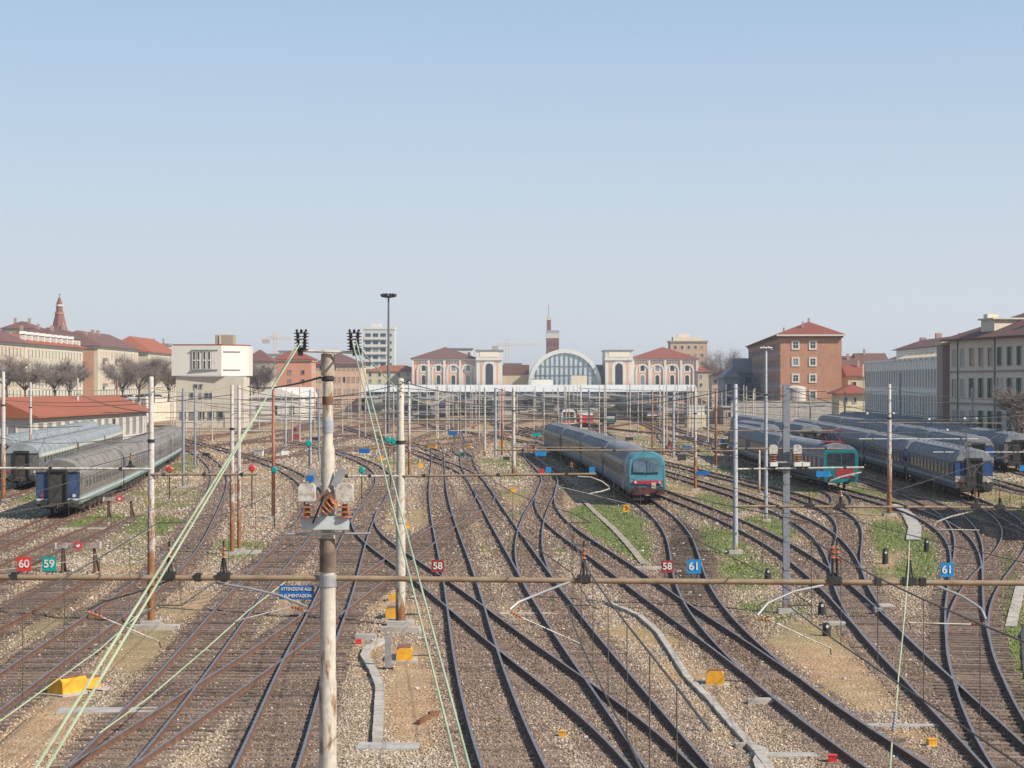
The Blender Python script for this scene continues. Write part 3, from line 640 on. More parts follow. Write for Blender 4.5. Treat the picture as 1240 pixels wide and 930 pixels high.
# number boards
def textmesh(txt, size):
    c = bpy.data.curves.new('txt', 'FONT'); c.body = txt; c.size = size; c.align_x = 'CENTER'; c.align_y = 'CENTER'; c.extrude = .004; c.offset = size*.018
    o = bpy.data.objects.new('txt', c); COL.objects.link(o); bpy.context.view_layer.update()
    me = bpy.data.meshes.new_from_object(o.evaluated_get(bpy.context.evaluated_depsgraph_get())); bpy.data.objects.remove(o); return me
def board(x, y, wpx, hpx, D, mat, txt, lab, tmat=None, cat='sign', leg=True, name='number_board', ts=.78, post=None):
    p = P(x, y, D); s = D/F; wd, hd_ = wpx*s, hpx*s; t = thing(name, lab, cat, p)
    MB().b2((-wd/2, 0, -hd_/2), (wd/2, .012*max(1, D/60), hd_/2)).build('plate', mat, t)
    lines = txt.split('\n') if txt else []
    for i, l in enumerate(lines):
        me_ = textmesh(l, hd_*ts/max(1, len(lines)*.8)); me_.materials.clear(); me_.materials.append(tmat or m_white)
        o = bpy.data.objects.new('lettering', me_); COL.objects.link(o); o.parent = t; o.rotation_euler = (R(90), 0, 0)
        w0 = max(v.co.x for v in me_.vertices)*2
        sx = min(1.0, wd*.9/w0); o.scale = (sx, 1, 1)
        o.location = (0, -.006, hd_*(.24-.48*i) if len(lines) > 1 else 0)
    if post: MB().tube([(0, .02, -hd_/2), (0, .02, GZ-p.z)], post, 6).build('post', m_dark, t)
    elif leg:
        for q in (-.25, .25): MB().tube([(q*wd, .01, -hd_/2), (q*wd*.5, .02, -hd_/2-.07)], .007, 5).build('bracket', m_dark, t)
    return t
board(29, 683, 17, 17, D1, m_red, '60', 'small red board with white number 60 above the left foreground crossbar')
board(59.5, 683, 17, 17, D1, m_teal, '59', 'small teal board with white number 59 above the left foreground crossbar')
board(530, 685.5, 15, 15, D1, m_maroon, '58', 'maroon board numbered 58 over the centre tracks')
board(808, 686, 14, 15, D1, m_maroon, '58', 'maroon board numbered 58 beside the blue 61 board below the teal train')
board(840.5, 686, 17, 17, D1, m_blue, '61', 'blue board numbered 61 beside the maroon 58 board')
board(1147, 690, 16, 17, D1, m_blue, '61', 'blue board numbered 61 over the right hand curved tracks')
board(359, 717.5, 42, 17, D1, m_sblue, 'ATTENZIONE ALLE\n2 ALIMENTAZIONI', 'blue oblong notice with two lines of white lettering hanging left of the foreground mast', name='notice_board', ts=.5)
board(182.5, 606, 9, 11, 124, m_orange, '2', 'round topped orange sign with black 2 beside the farther left buffer stop', m_dark, post=.03)
board(758.5, 615.5, 8, 9, 133, m_orange, '2', 'orange square sign with black 2 in the grass before the teal train', m_dark, post=.03)
for (x, y, wd, hg, D, mt, lab) in [(656, 571, 6, 6.5, 96, m_red, 'small red board on the crossbar left of the centre train'), (664, 569, 7, 7, 96, m_blue, 'small light blue board beside a red one left of the centre train'),
   (717, 569, 7, 7, 96, m_blue, 'small light blue board at the right end of the crossbar before the centre train'),
   (655, 549, 13, 6, 150, m_blue, 'light blue oblong notice behind the crossbar left of the centre train'), (851, 573, 16, 5, 150, m_sblue, 'blue oblong notice on the mast right of the teal train'),
   (441, 546, 13, 6, 150, m_sblue, 'blue oblong notice hanging left of the middle mast'), (548, 524.5, 11, 5, 190, m_sblue, 'small dark blue notice far over the centre tracks'), (650, 526, 10, 4, 190, m_teal, 'small teal notice beyond the tail of the centre train'),
   (997, 574, 17, 7, 76, m_blue, 'light blue oblong notice hanging beside the grey steel mast'), (1240, 567, 10, 7, 100, m_blue, 'pale blue notice at the right edge above the coaches')]:
    board(x, y, wd, hg, D, mt, '', lab, name='notice_board', leg=False)
# coloured signal discs
for (x, y, D, mt, lab) in [(332, 569, 120, m_teal, 'round teal signal disc on the red mast left of the foreground mast'), (438, 569.5, 150, m_teal, 'round teal signal disc right of the foreground mast'), (205, 568.5, 150, m_red, 'red signal disc right of the long blue coach'),
   (305, 567, 140, m_red, 'red signal disc behind the twin rusty masts'), (374, 537, 190, m_teal, 'small teal disc left of the foreground mast, higher up'), (470, 532.5, 200, m_teal, 'left of two green discs before the middle mast'), (477, 535, 200, m_teal, 'right of two green discs before the middle mast')]:
    p = P(x, y, D); t = thing('signal_disc', lab, 'signal', p); r = 4.0*D/F
    MB().lathe([(r*.3, -.06), (r, -.05), (r, .0), (r*.7, .05)], (0,0,0), 16, 0, (0, -1, 0)).build('disc', mt, t)
    MB().tube([(0, .03, -r*.5), (0, .03, GZ-p.z)], .04, 6).build('post', m_dark, t)

# the other masts, near to far
M_ = mast
_, D2, h2, r2 = M_(485, 757, 458, 12, m_pole_cream, 'cream stepped mast with rusty foot beside the yellow point machine boxes')
_, D3, *_ = M_(183, 757, 456, 9, m_pole_rust, 'rust streaked cream mast standing left before the white signal box')
_, D4, *_ = M_(952, 742, 465, 8, m_pole_grey, 'grey H section steel mast right of the numbered boards', kind='H')
M_(281, 672, 466, 6, m_pole_rust, 'left of two close rusty masts below the white signal box')
M_(289.5, 668, 466, 5, m_pole_rust, 'right of two close rusty masts below the white signal box', steps=False)
M_(890.5, 670, 465, 6.5, m_pole_white, 'smooth silver white pole on the grass right of the teal train', steps=False)
FM, D7, h7, r7 = M_(927.5, 632, 424, 4.6, m_pole_white, 'tall white floodlight pole between the silver pole and grey steel mast', name='floodlight_mast')
M_(1077, 625, 465, 6, m_pole_rust, 'rusty footed mast in front of the blue ended coaches')
M_(331, 628, 468, 4.5, m_pole_red, 'red lead coloured mast just left of the foreground mast', steps=False)
M_(222, 591, 470, 4, m_pole_grey, 'blue grey mast right of the long blue coach', steps=False)
M_(236, 570, 470, 3.2, m_pole_grey, 'slimmer blue grey mast under the white signal box', steps=False)
M_(4, 607, 450, 6, m_pole_rust, 'white and rust mast at the very left edge')
M_(37, 580, 463, 4, m_pole_rust, 'white mast with rusty foot before the red roofed shed gable')
M_(94, 535, 458, 3.6, m_pole_cream, 'cream mast before the middle of the red roofed shed')
M_(142, 528, 461, 3.2, m_pole_red, 'rusty mast before the right part of the red roofed shed')
M_(622, 576, 470, 5, m_pole_cream, 'thick cream mast left of the centre train with pale plinth')
M_(600, 556, 470, 3.2, m_pole_white, 'nearest and whitest of three clustered masts left of the centre train', steps=False)
M_(587, 554, 469, 3.0, m_pole_cream, 'leftmost of the clustered masts left of the centre train', steps=False)
M_(608, 553, 470, 2.6, m_pole_red, 'rusty slim mast among the clustered masts left of the centre train', steps=False)
M_(495.5, 580, 462, 3.5, m_pole_rust, 'rusty slim mast just behind the middle cream mast', steps=False)
M_(842, 594, 468, 4, m_pole_rust, 'rusty mast right behind the teal fronted train')
M_(867, 566, 472, 3.5, m_pole_red, 'red brown mast before the grey depot at the right')
M_(803.5, 553, 473, 3.2, m_pole_cream, 'cream mast above the nose of the teal train', steps=False)
M_(815.5, 556, 473, 3.2, m_pole_white, 'white mast right of the nose of the teal train', steps=False)
M_(790, 550, 473, 2.4, m_pole_red, 'thin rusty mast over the roof of the teal train', steps=False)
M_(703.5, 530, 470, 2.6, m_pole_white, 'left of two white masts behind the centre train', steps=False)
M_(713.5, 530, 472, 2.6, m_pole_white, 'right of two white masts behind the centre train', steps=False)
M_(1090, 537, 452, 2.6, m_pole_white, 'slim bright white pole before the pale louvred building', steps=False)
M_(1177, 552, 470, 3.5, m_pole_rust, 'rust footed mast above the blue ended coaches', steps=False)
M_(1023, 528, 474, 2.6, m_pole_rust, 'rusty mast before the small yellow house', steps=False)
M_(981, 517, 476, 2.0, m_pole_white, 'thin white pole before the brick block', steps=False)
M_(376, 566, 472, 3, m_pole_white, 'white mast immediately left of the foreground mast', steps=False)
M_(386, 560, 472, 2.6, m_pole_grey, 'grey slim mast tucked behind the foreground mast', steps=False)
M_(346, 545, 476, 2.2, m_pole_white, 'thin white mast before the salmon block', steps=False)
M_(919.5, 600, 545, 3, m_pole_cream, 'short cream post before the long grey train', steps=False)
# floodlight head
t = bpy.data.objects.new('lamp_head', None); COL.objects.link(t); t.parent = FM; t.location = (0, 0, h7)
for i in range(5): MB().box(((i-2)*.16, -.12, .12+.03*(i % 2)), (.13, .12, .10), rx=.5).build('lamp', m_white, t)
MB().tube([(-.45, 0, .02), (.45, 0, .02)], .03, 6).build('bar', m_tube_grey, t); MB().tube([(0, 0, -.1), (0, 0, .06)], .04, 6).build('stem', m_tube_grey, t)
# high mast floodlight on the skyline
Dh = 350; t = thing('high_mast_light', 'very tall dark floodlight mast rising into the sky left of centre', 'light mast', (XW(470.5, Dh), Dh, GZ)); hh = ZW(360, Dh)-GZ
MB().lathe([(.30, 0), (.16, hh)], n=10).build('pole', MAT('dark_grey_pole', (.14,.14,.15), None, 1, .6), t, smooth=True)
MB().lathe([(.5, hh-.1), (1.0, hh), (1.0, hh+.12), (.3, hh+.2)], n=14).build('ring', m_dark, t)
for i in range(10):
    a = i*math.pi/5; MB().box((1.15*math.cos(a), 1.15*math.sin(a), hh+.35), (.5, .42, .5), a, ry=.35).build('lamp', m_dark, t)
# far masts: one kind, many copies
fm = None; rr = random.Random(11)
pos = []
for k in range(190):
    D = 290*math.exp(rr.random()*1.0); xp = rr.choice([rr.uniform(205, 640), rr.uniform(205, 900), rr.uniform(640, 1000)])
    pos.append((XW(xp, D), D, rr.uniform(7.4, 9.2)))
for i, (X, D, hgt) in enumerate(pos):
    if fm is None:
        fm = thing('catenary_mast', 'slim pale catenary mast among many far out in the station throat', 'mast', (0,0,GZ), 0, 'far catenary masts in the station throat')
        MB().lathe([(.11, 0), (.10, 4), (.075, 8.3)], n=8).build('pole', m_pole_far, fm, smooth=True)
        MB().tube([(0, 0, 6.6), (-1.6, 0, 6.9)], .04, 5).build('cantilever', m_pole_far, fm)
        o = fm
    else: o = copy_tree(fm)
    o.location = (X, D, GZ); o.scale = (1, 1, hgt/8.3); o.rotation_euler.z = rr.choice((0, math.pi))
# second row of crossbars
def cb(x0, y0, x1, y1, D, lab, mat=m_tube_tan, r=.045, ins=(), D_1=None):
    crossbar([P(x0, y0, D), P(x1, y1, D_1 or D)], r, mat, lab, [.12, .5, .85])
cb(-60, 566.5, 183, 568, D3-.1, 'crossbar across the roof of the blue ended coach at the left', m_offw)
cb(183, 574.5, 312, 574.5, D3-.1, 'short rusty crossbar between the rusty left mast and the twin masts')
cb(411, 576.5, 485, 576.5, D2-.1, 'short crossbar left of the middle cream mast', m_offw)
cb(485, 576.5, 722, 574, D2-.1, 'crossbar from the middle cream mast to the centre train', m_tube_tan)
cb(598, 545, 890, 546, 101, 'crossbar over the roof of the centre train', m_tube_tan)
cb(893, 613, 1300, 615, 72, 'rusty crossbar before the teal fronted railcar and coaches', m_tube_tan, .045)
cb(888, 543, 1020, 543.5, 100, 'tan crossbar above the grey steel mast boxes', m_tube_tan, .04)
cb(893, 568, 1046, 566, 74, 'pale crossbar through the grey steel mast with small white boxes', m_offw, .035)
cb(840, 521.5, 1010, 522, 160, 'thin crossbar over the grey train roofs', m_tube_tan, .05)
cb(1040, 531.5, 1185, 531.5, 150, 'white crossbar above the long blue coaches', m_white, .035)
cb(1130, 547.5, 1245, 547.5, 150, 'short white crossbar above the blue coach end', m_white, .035)
cb(1040, 511.5, 1215, 512.5, 200, 'thin rusty crossbar behind the coaches at the right', m_tube_tan, .05)
cb(620, 541.5, 840, 543, 170, 'thin rusty crossbar behind the teal train cab', m_tube_tan, .05)
for i, (x0, x1, y, D) in enumerate([(205,330,522,230),(330,480,541,200),(490,622,521.5,240),(200,420,506,330),(430,640,499,380),(640,860,498,400),(560,760,492,520),(300,520,490,520),(700,900,488,560),(420,600,513,290),(250,420,497,400),(640,840,506,340),(450,640,484,600),(640,830,486,620),(520,720,495,450),(300,500,503,350),(210,400,511,290),(660,850,512,300),(430,560,488,560),(560,700,503,350),(330,520,483,640),(600,800,480,640),(480,660,508,320),(240,380,487,500)]):
    tt = crossbar([P(x0, y, D), P(x1, y, D)], .06, m_tube_tan if i % 2 else m_offw, 'thin far crossbar strung among the distant masts of the station throat'); tt['group'] = 'far crossbars'
t = thing('steady_arm', 'pale curved arm looping in the shade left of the teal driving trailer', 'steady arm', P(715, 577, 95)); o = P(715, 577, 95)
MB().tube([P(x, y, 95-i*.15)-o for i, (x, y) in enumerate([(700,577),(716,578),(729,583),(737,589),(738,592),(728,595),(713,598)])], .03, 8).build('arm_tube', m_offw, t, smooth=True)
MB().tube([P(672,588,95)-o, P(713,598,94)-o, P(768,612,92)-o], .018, 6).build('registration_rod', m_offw, t)
for (x, y0, y1, D, lab) in [(692, 557, 575, D2, 'small orange insulator post on the crossbar before the centre train'), (158, 549, 567, D3, 'insulator post on the crossbar above the blue ended coach'),
    (981, 592, 613, 72, 'left of two orange insulator posts on the rusty crossbar before the teal railcar'), (1018, 590, 613, 72, 'right of two orange insulator posts on the rusty crossbar before the teal railcar'),
    (1182, 592, 614, 72, 'orange insulator post under the buffers of the blue coach end'), (1211, 592, 614, 72, 'orange insulator post right of the blue coach end')]:
    post_insulator(x, y0, y1, D, lab, sc=1.5)
# white boxes of the disconnector on the grey steel mast
t = thing('disconnector_switch', 'disconnector with two small white boxes on the grey steel mast', 'switch', P(952, 560, D4-.3)); s4 = D4/F
for dx in (-16, 13):
    rbox((dx*s4, -.1, 16*s4), (10*s4, .2, 11*s4), .08).build('housing', m_offw, t); insulator('insulator', (dx*s4, -.1, 1*s4), (0, 0, 1), 9*s4, .16, 3, m_cer, t)
MB().tube([(-22*s4, 0, 0), (22*s4, 0, 0)], .04, 6).build('operating_bar', m_tube_grey, t)
for x, lab in ((937, 'white lamp box on the pale crossbar left of the grey steel mast'), (966, 'first white lamp box right of the grey steel mast'), (976, 'second white lamp box right of the grey steel mast')):
    t = thing('lamp_box', lab, 'lamp box', P(x, 563, 74)); MB().b2((-.14, -.1, -.05), (.14, .1, .1)).build('casing', m_white, t); MB().b2((-.05, -.05, -.16), (.05, .05, -.05)).build('bracket', m_dark, t)
t = thing('steady_arm', 'large curved arm looping under the rusty crossbar before the teal railcar', 'steady arm', P(1043, 575, 120))
o = P(1043, 575, 120); MB().tube([P(x, y, 120)-o for x, y in [(1043,572),(1020,577),(1006,582),(1003,586),(1012,586)]], .05, 8).build('arm_tube', m_offw, t, smooth=True)
t = thing('steady_arm', 'long pale curved arm over the shaded rails at the lower right', 'steady arm', P(1175, 622, 72)); o = P(1175, 622, 72)
MB().tube([P(x, y, 72)-o for x, y in [(1178,619),(1150,626),(1134,632),(1131,637)]], .03, 8).build('arm_tube', m_offw, t, smooth=True)
MB().tube([P(x, y, 72)-o for x, y in [(1138,641),(1186,642)]], .02, 6).build('registration_rod', m_offw, t)
# hanging green cable at the right
cable('green_cable', [P(1101,655,29), P(1100,690,28.6), P(1097,725,28.2), P(1093,770,27.6), P(1088,820,27), P(1085,860,26.6)], .009, m_green, 'single pale green cable hanging down at the lower right')
t = thing('strain_insulator', 'grey chain strain insulator on the hanging green cable at the lower right', 'insulator', P(1085, 862, 26.6)); o = P(1085, 862, 26.6)
insulator('insulator', (0,0,0), (P(1080,900,26)-o), .45, .03, 7, m_tube_grey, t); MB().tube([P(1080,900,26)-o, P(1077,945,25)-o], .012, 6).build('tail_rope', m_green, t)
cable('green_cable', [P(-5, 877, 40), P(60, 830, 43), P(120, 787, 46), P(172, 740, 50), P(190, 735, 50)], .016, m_green, 'thin yellow green cable low over the left foreground track')
cable('green_cable', [P(120, 888, 38), P(180, 845, 41), P(250, 785, 47), P(300, 740, 52), P(345, 705, 56)], .016, m_green, 'thin yellow green cable dipping over the double left track')
# ------------------------------------------------------------------ rolling stock
BODY = [(1.22,.62),(1.36,.80),(1.415,1.15),(1.415,2.55),(1.37,2.92)]
ROOF = [(1.375,2.92),(1.30,3.18),(1.08,3.45),(.72,3.64),(.30,3.73),(0,3.745)]
def mirror(p): return p + [(-x, z) for x, z in reversed(p) if abs(x) > 1e-6]
def loft(mb, prof, ys, sc=None, cap=(True, True), m=0, closed=True):
    n = len(prof); vs = []; fs = []
    for k, y in enumerate(ys):
        a = sc[k] if sc else (1, 1, 0)
        for x, z in prof: vs.append((x*a[0], y, a[2]+z*a[1]))
    for k in range(len(ys)-1):
        for i in range(n if closed else n-1): fs.append((k*n+i, k*n+(i+1) % n, (k+1)*n+(i+1) % n, (k+1)*n+i))
    if cap[0]: fs.append(tuple(range(n-1, -1, -1)))
    if cap[1]: fs.append(tuple((len(ys)-1)*n+i for i in range(n)))
    mb.add(vs, fs, m)
def bogie(par, y, detail=True):
    t = MB(); 
    for sx in (-1, 1): t.b2((sx*1.0-.07, y-1.75, .38), (sx*1.0+.07, y+1.75, .66)); t.b2((sx*1.05-.10, y-.5, .30), (sx*1.05+.1, y+.5, .62))
    t.b2((-1, y-.25, .45), (1, y+.25, .62)); b = t.build('bogie', m_under, par)
    for dy in (-1.25, 1.25):
        for sx in (-1, 1): MB().lathe([(.46, -.06), (.46, .02), (.40, .03), (.40, .07)], (sx*.75, y+dy, .46), 14, 0, (sx, 0, 0)).build('wheel', m_dark, b)
def win_mesh(w_, h, frame, pane, d=.03):
    return w_, h
_wc = {}
def side_window(par, x, y, z, w_, h, fm, pm):
    key = (w_, h, x > 0, fm.name, pm.name)
    if key not in _wc:
        s = 1 if x > 0 else -1; mb = MB(); o = .05
        mb.b2((min(0, s*.02), -w_/2, -h/2), (max(0, s*.02), w_/2, h/2), 1)
        for a in ((-w_/2, -w_/2+o), (w_/2-o, w_/2)): mb.b2((min(0, s*.035), a[0], -h/2), (max(0, s*.035), a[1], h/2), 0)
        for a in ((-h/2, -h/2+o), (h/2-o, h/2), (h*.18, h*.18+.035)): mb.b2((min(0, s*.034), -w_/2+o, a[0]), (max(0, s*.034), w_/2-o, a[1]), 0)
        ob = mb.build('window', [fm, pm], par); _wc[key] = ob.data
    else:
        ob = bpy.data.objects.new('window', _wc[key]); COL.objects.link(ob); ob.parent = par
    ob.location = (x, y, z); return ob
def coach(name, label, body, endm, gw=True, L=26.0, wf=None, roof=None, panels=None, simple=False, cat='coach', nwin=11, end_face=True):
    t = thing(name, label, cat); h = L/2; wf = wf or m_tube_grey; roof = roof or m_roofcar
    bodym = MB(); loft(bodym, mirror(BODY), [-h+.25, h-.25], m=0); bodym.build('body', body, t, smooth=False)
    r = MB(); ys = [-h+.05, -h+.35, -h+1.0, h-1.0, h-.35, h-.05]; loft(r, mirror(ROOF), ys, [(.97,.94,.15),(1,.985,.04),(1,1,0),(1,1,0),(1,.985,.04),(.97,.94,.15)]); r.build('roof', roof, t, smooth=True)
    rb = MB()
    for i in range(9): rb.box((0, -h+2.5+i*(L-5)/8, 3.76), (.5, .7, .12))
    for sx in (-1, 1): rb.b2((sx*.86-.02, -h+1, 3.56), (sx*.86+.02, h-1, 3.63))
    rb.build('roof_vents', roof, t)
    u = MB(); u.b2((-1.15, -h+.3, .55), (1.15, h-.3, .66))
    rr = random.Random(len(label))
    for i in range(6):
        y = -h+6.5+i*(L-13)/5; u.b2((-1.3, y-.7, .30), (1.3, y+.5+rr.random()*.6, .6))
    u.build('underframe', m_under, t)
    for y in (-h+4, h-4): bogie(t, y)
    if not simple:
        for s in (-1, 1):
            for i in range(nwin): side_window(t, s*1.416, -h+3.6+i*(L-7.2)/(nwin-1), 2.12, 1.25, .86, wf, m_glass)
            for y in (-h+1.15, h-1.15):
                d = MB(); d.b2((s*1.417-.0, y-.42, .82), (s*1.43, y+.42, 2.78)) if s > 0 else d.b2((-1.43, y-.42, .82), (-1.417, y+.42, 2.78))
                do = d.build('door', panels or body, t)
                side_window(do, s*1.431, y, 2.2, .5, .7, wf, m_glass)
    else:
        for s in (-1, 1):
            for i in range(nwin): side_window(t, s*1.416, -h+3.6+i*(L-7.2)/(nwin-1), 2.12, 1.25, .86, wf, m_glass)
    for y, s in ((-h, -1), (h, 1)):
        e = MB()
        yy = y+.25 if s < 0 else y-.25
        e.prism([(-1.36,.75),(1.36,.75),(1.40,2.9),(1.2,3.25),(.6,3.5),(-.6,3.5),(-1.2,3.25),(-1.40,2.9)], 'y', yy+s*.004, yy+s*.10, 0)
        eo = e.build('end_wall', endm, t)
        g = MB(); a, b_ = sorted((yy+s*.10, yy+s*.30))
        for q in (((-.62,.9),(-.50,2.95)), ((.50,.9),(.62,2.95)), ((-.62,2.95),(.62,3.10))): g.b2((q[0][0], a, q[0][1]), (q[1][0], b_, q[1][1]))
        g.build('gangway_frame', m_black, eo)
        a, b_ = sorted((yy+s*.101, yy+s*.13)); MB().b2((-.5, a, .95), (.5, b_, 2.9)).build('gangway_door', m_glass if not gw else m_under, eo)
        bf = MB()
        for sx in (-.875, .875): bf.lathe([(.09, 0), (.09, .28), (.24, .29), (.24, .34)], (sx, yy+s*.10, .92), 12, 0, (0, s, 0))
        bf.build('buffers', m_dark, eo)
        cp = MB(); a, b_ = sorted((yy+s*.1, yy+s*.22)); cp.b2((-1.3, a, .62), (1.3, b_, .86)); cp.tube([(0, yy+s*.2, .9), (0, yy+s*.45, .55), (0, yy+s*.4, .3)], .05, 6); cp.build('headstock', m_under, eo)
        for sx in (-1.02, 1.02): MB().lathe([(.12, 0), (.10, .05)], (sx, yy+s*.10, 1.35), 10, 0, (0, s, 0)).build('tail_lamp', m_offw if sx > 0 else m_maroon, eo)
    return t
def put(o, tr, y, off=0, dz=0):
    o.location = (xt(tr, y)+off, y, dz); o.rotation_euler.z = -math.atan((xt(tr, y+10)-xt(tr, y-10))/20.)
    return o
def relabel(o, lab, grp=None):
    o['label'] = lab
    if grp: o['group'] = grp
    return o

BLUEGREY = LIVERY('blue_grey_livery', [(0,(.05,.05,.05)),(.8,(.20,.30,.29)),(1.02,(.52,.56,.54)),(1.2,(.26,.34,.36)),(1.34,(.20,.17,.15)),(2.62,(.24,.23,.23)),(2.8,(.32,.32,.33))])
BLUE2 = LIVERY('steel_blue_livery', [(0,(.05,.05,.05)),(.8,(.12,.14,.17)),(1.15,(.31,.34,.36)),(1.36,(.13,.15,.185)),(1.58,(.085,.09,.105)),(2.65,(.17,.18,.20)),(2.8,(.25,.26,.275))])
MDV = LIVERY('grey_beige_livery', [(0,(.05,.05,.05)),(.78,(.10,.13,.17)),(1.05,(.17,.22,.28)),(1.5,(.36,.34,.29)),(1.62,(.36,.30,.20)),(2.6,(.44,.42,.36)),(2.85,(.34,.36,.38))])
TEALW = LIVERY('teal_white_livery', [(0,(.05,.05,.05)),(.8,(.02,.22,.22)),(1.35,(.60,.64,.62)),(1.6,(.20,.19,.16)),(2.55,(.55,.55,.48)),(2.8,(.30,.40,.42))])
ENDBLUE = LIVERY('blue_end_paint', [(0,(.05,.05,.05)),(.75,(.10,.10,.11)),(1.05,(.55,.58,.6)),(1.17,(.045,.075,.155)),(2.9,(.22,.20,.17))])
ENDBLUE2 = LIVERY('bright_blue_end_paint', [(0,(.05,.05,.05)),(.75,(.07,.065,.06)),(1.3,(.45,.40,.34)),(1.75,(.03,.075,.22)),(2.75,(.24,.23,.20))])
ENDGREY = MAT('grey_brown_end_paint', (.14,.13,.125), (.07,.065,.06), 2, .7)
roof_pale = MAT('pale_blue_grey_roof', (.28,.305,.315), (.18,.19,.195), .7, .8, spec=.15)
roof_blue = MAT('steel_blue_roof', (.25,.26,.275), (.155,.16,.172), .7, .8, spec=.2)

GL = 'long blue and grey coaches on the left siding'
c0 = coach('passenger_coach', 'nearest blue ended grey coach standing at the left with its end door facing the viewer', BLUEGREY, ENDBLUE)
put(c0, 'S3', 141.2); c0['group'] = GL
for i, lab in enumerate(['second coach behind the blue ended one at the left', 'third coach of the left siding rake behind the rusty left mast', 'farthest coach of the left siding rake, toward the white signal box']):
    put(relabel(copy_tree(c0), lab, GL), 'S3', 141.2+26.6*(i+1))
GL2 = 'teal and white coaches at the far left'
c1 = coach('passenger_coach', 'dark ended teal and white coach at the left edge behind the blue ended one', TEALW, ENDGREY, roof=roof_pale)
put(c1, 'S4', 176); c1['group'] = GL2
for i, lab in enumerate(['second teal and white coach with pale roof at the left', 'third teal and white coach with pale roof, before the red roofed shed']):
    put(relabel(copy_tree(c1), lab, GL2), 'S4', 176+26.6*(i+1))
for i, lab in enumerate(['pale roofed coach nearest the red roofed shed', 'pale roofed coach below the far end of the red roofed shed', 'pale roofed coach behind the other left trains']):
    put(relabel(copy_tree(c1), lab, 'pale roofed coaches along the shed'), 'S6', 196+26.6*i)

# centre train: three coaches and a teal driving trailer
GC = 'coaches of the centre train'
c2 = coach('passenger_coach', 'grey beige coach coupled right behind the teal driving trailer', MDV, ENDGREY, roof=roof_blue)
put(c2, '10', 183.0); c2['group'] = GC
for i, lab in enumerate(['third vehicle of the centre train, grey beige coach', 'last coach of the centre train, farthest back']): put(relabel(copy_tree(c2), lab, GC), '10', 183.0+26.5*(i+1))
m_tealp = MAT('teal_cab_paint', (.06,.215,.26), (.045,.165,.20), 2, .4)
m_ws = MAT('painted_sky_sheen_windscreen', (.10,.15,.18), (.05,.075,.09), 1.2, .12, spec=.9)  # glass colour lightened to stand in for reflected sky
m_redband = MAT('red_front_band', (.48,.03,.06), (.38,.025,.05), 4, .4)
dt = thing('driving_trailer', 'teal fronted driving trailer leading the centre train toward the viewer', 'railcar')
h = 13.0
b = MB(); loft(b, mirror(BODY), [-h+3.2, h-.25]); b.build('body', MDV, dt)
r = MB(); loft(r, mirror(ROOF), [-h+3.2, h-1, h-.05], [(1,1,0),(1,1,0),(.97,.94,.15)]); r.build('roof', roof_blue, dt, smooth=True)
# cab: full section tapering to the sloping nose
full = mirror(BODY) [:]
sec = [(1.22,.62),(1.36,.80),(1.415,1.15),(1.415,2.55),(1.37,2.92),(1.30,3.18),(1.08,3.45),(.72,3.64),(.30,3.73),(0,3.745)]
secm = mirror(sec)
def cab_y(z): return 0 if z < 1.75 else (z-1.75)*.42           # windscreen rake
mb = MB(); vs = []; fs = []; n = len(secm)
for k, (y, sx) in enumerate([(-h+3.2, 1), (-h+1.6, .995), (-h+.6, .965), (-h+.22, .90)]):
    f_ = min(1, k/3.)
    for x, z in secm:
        yy = y + cab_y(z)*f_; zz_ = z - (.12*f_ if z > 3.3 else 0); vs.append((x*sx, yy, zz_))
for k in range(3):
    for i in range(n): fs.append((k*n+i, k*n+(i+1) % n, (k+1)*n+(i+1) % n, (k+1)*n+i))
fs.append(tuple(3*n+i for i in range(n)))
mb.add(vs, fs); cb_ = mb.build('cab', m_tealp, dt, smooth=True)
fy = lambda z: -h+.22+cab_y(z)
def patch(poly, off=.02, th=.03):                            # plate following the raked nose
    mb = MB(); k = len(poly); vs = [(x, fy(z)-off, z) for x, z in poly] + [(x, fy(z)-off+th, z) for x, z in poly]
    return mb.add(vs, [tuple(range(k)), tuple(range(2*k-1, k-1, -1))] + [(i, i+k, (i+1) % k+k, (i+1) % k) for i in range(k)])
for sx in (-1, 1): patch([(sx*.03,2.18),(sx*.98,2.22),(sx*1.0,2.75),(sx*.92,3.06),(sx*.55,3.22),(sx*.03,3.27)]).build('windscreen', m_ws, cb_)
MB().tube([(.15, fy(2.15)-.04, 2.1), (.25, fy(2.9)-.05, 2.85)], .015, 5).build('wiper', m_black, cb_)
patch([(-1.10,1.36),(1.10,1.36),(1.12,1.62),(-1.12,1.62)], .03, .05).build('lamp_band', m_redband, cb_)
for sx in (-.88, .88): MB().lathe([(.11, 0), (.09, .05)], (sx, -h+.18, 1.49), 12, 0, (0, -1, 0)).build('headlamp', m_offw, cb_)
MB().b2((.30, -h+.10, 1.05), (.62, -h+.16, 1.48)).build('number_plate', m_offw, cb_)
MB().b2((.38, -h+.09, 1.2), (.54, -h+.10, 1.34)).build('warning_mark', m_orange, cb_)
MB().b2((-1.26, -h+.12, .60), (1.26, -h+.6, 1.14)).build('bumper', MAT('dark_red_bumper', (.12,.035,.035), (.06,.02,.02), 4, .7), cb_)
bf = MB()
for sx in (-.875, .875): bf.lathe([(.09, 0), (.09, .30), (.24, .31), (.24, .36)], (sx, -h+.12, .98), 12, 0, (0, -1, 0))
bf.build('buffers', m_dark, dt)
MB().b2((-1.0, -h+.3, .18), (1.0, -h+.55, .5)).build('plough', m_under, dt)
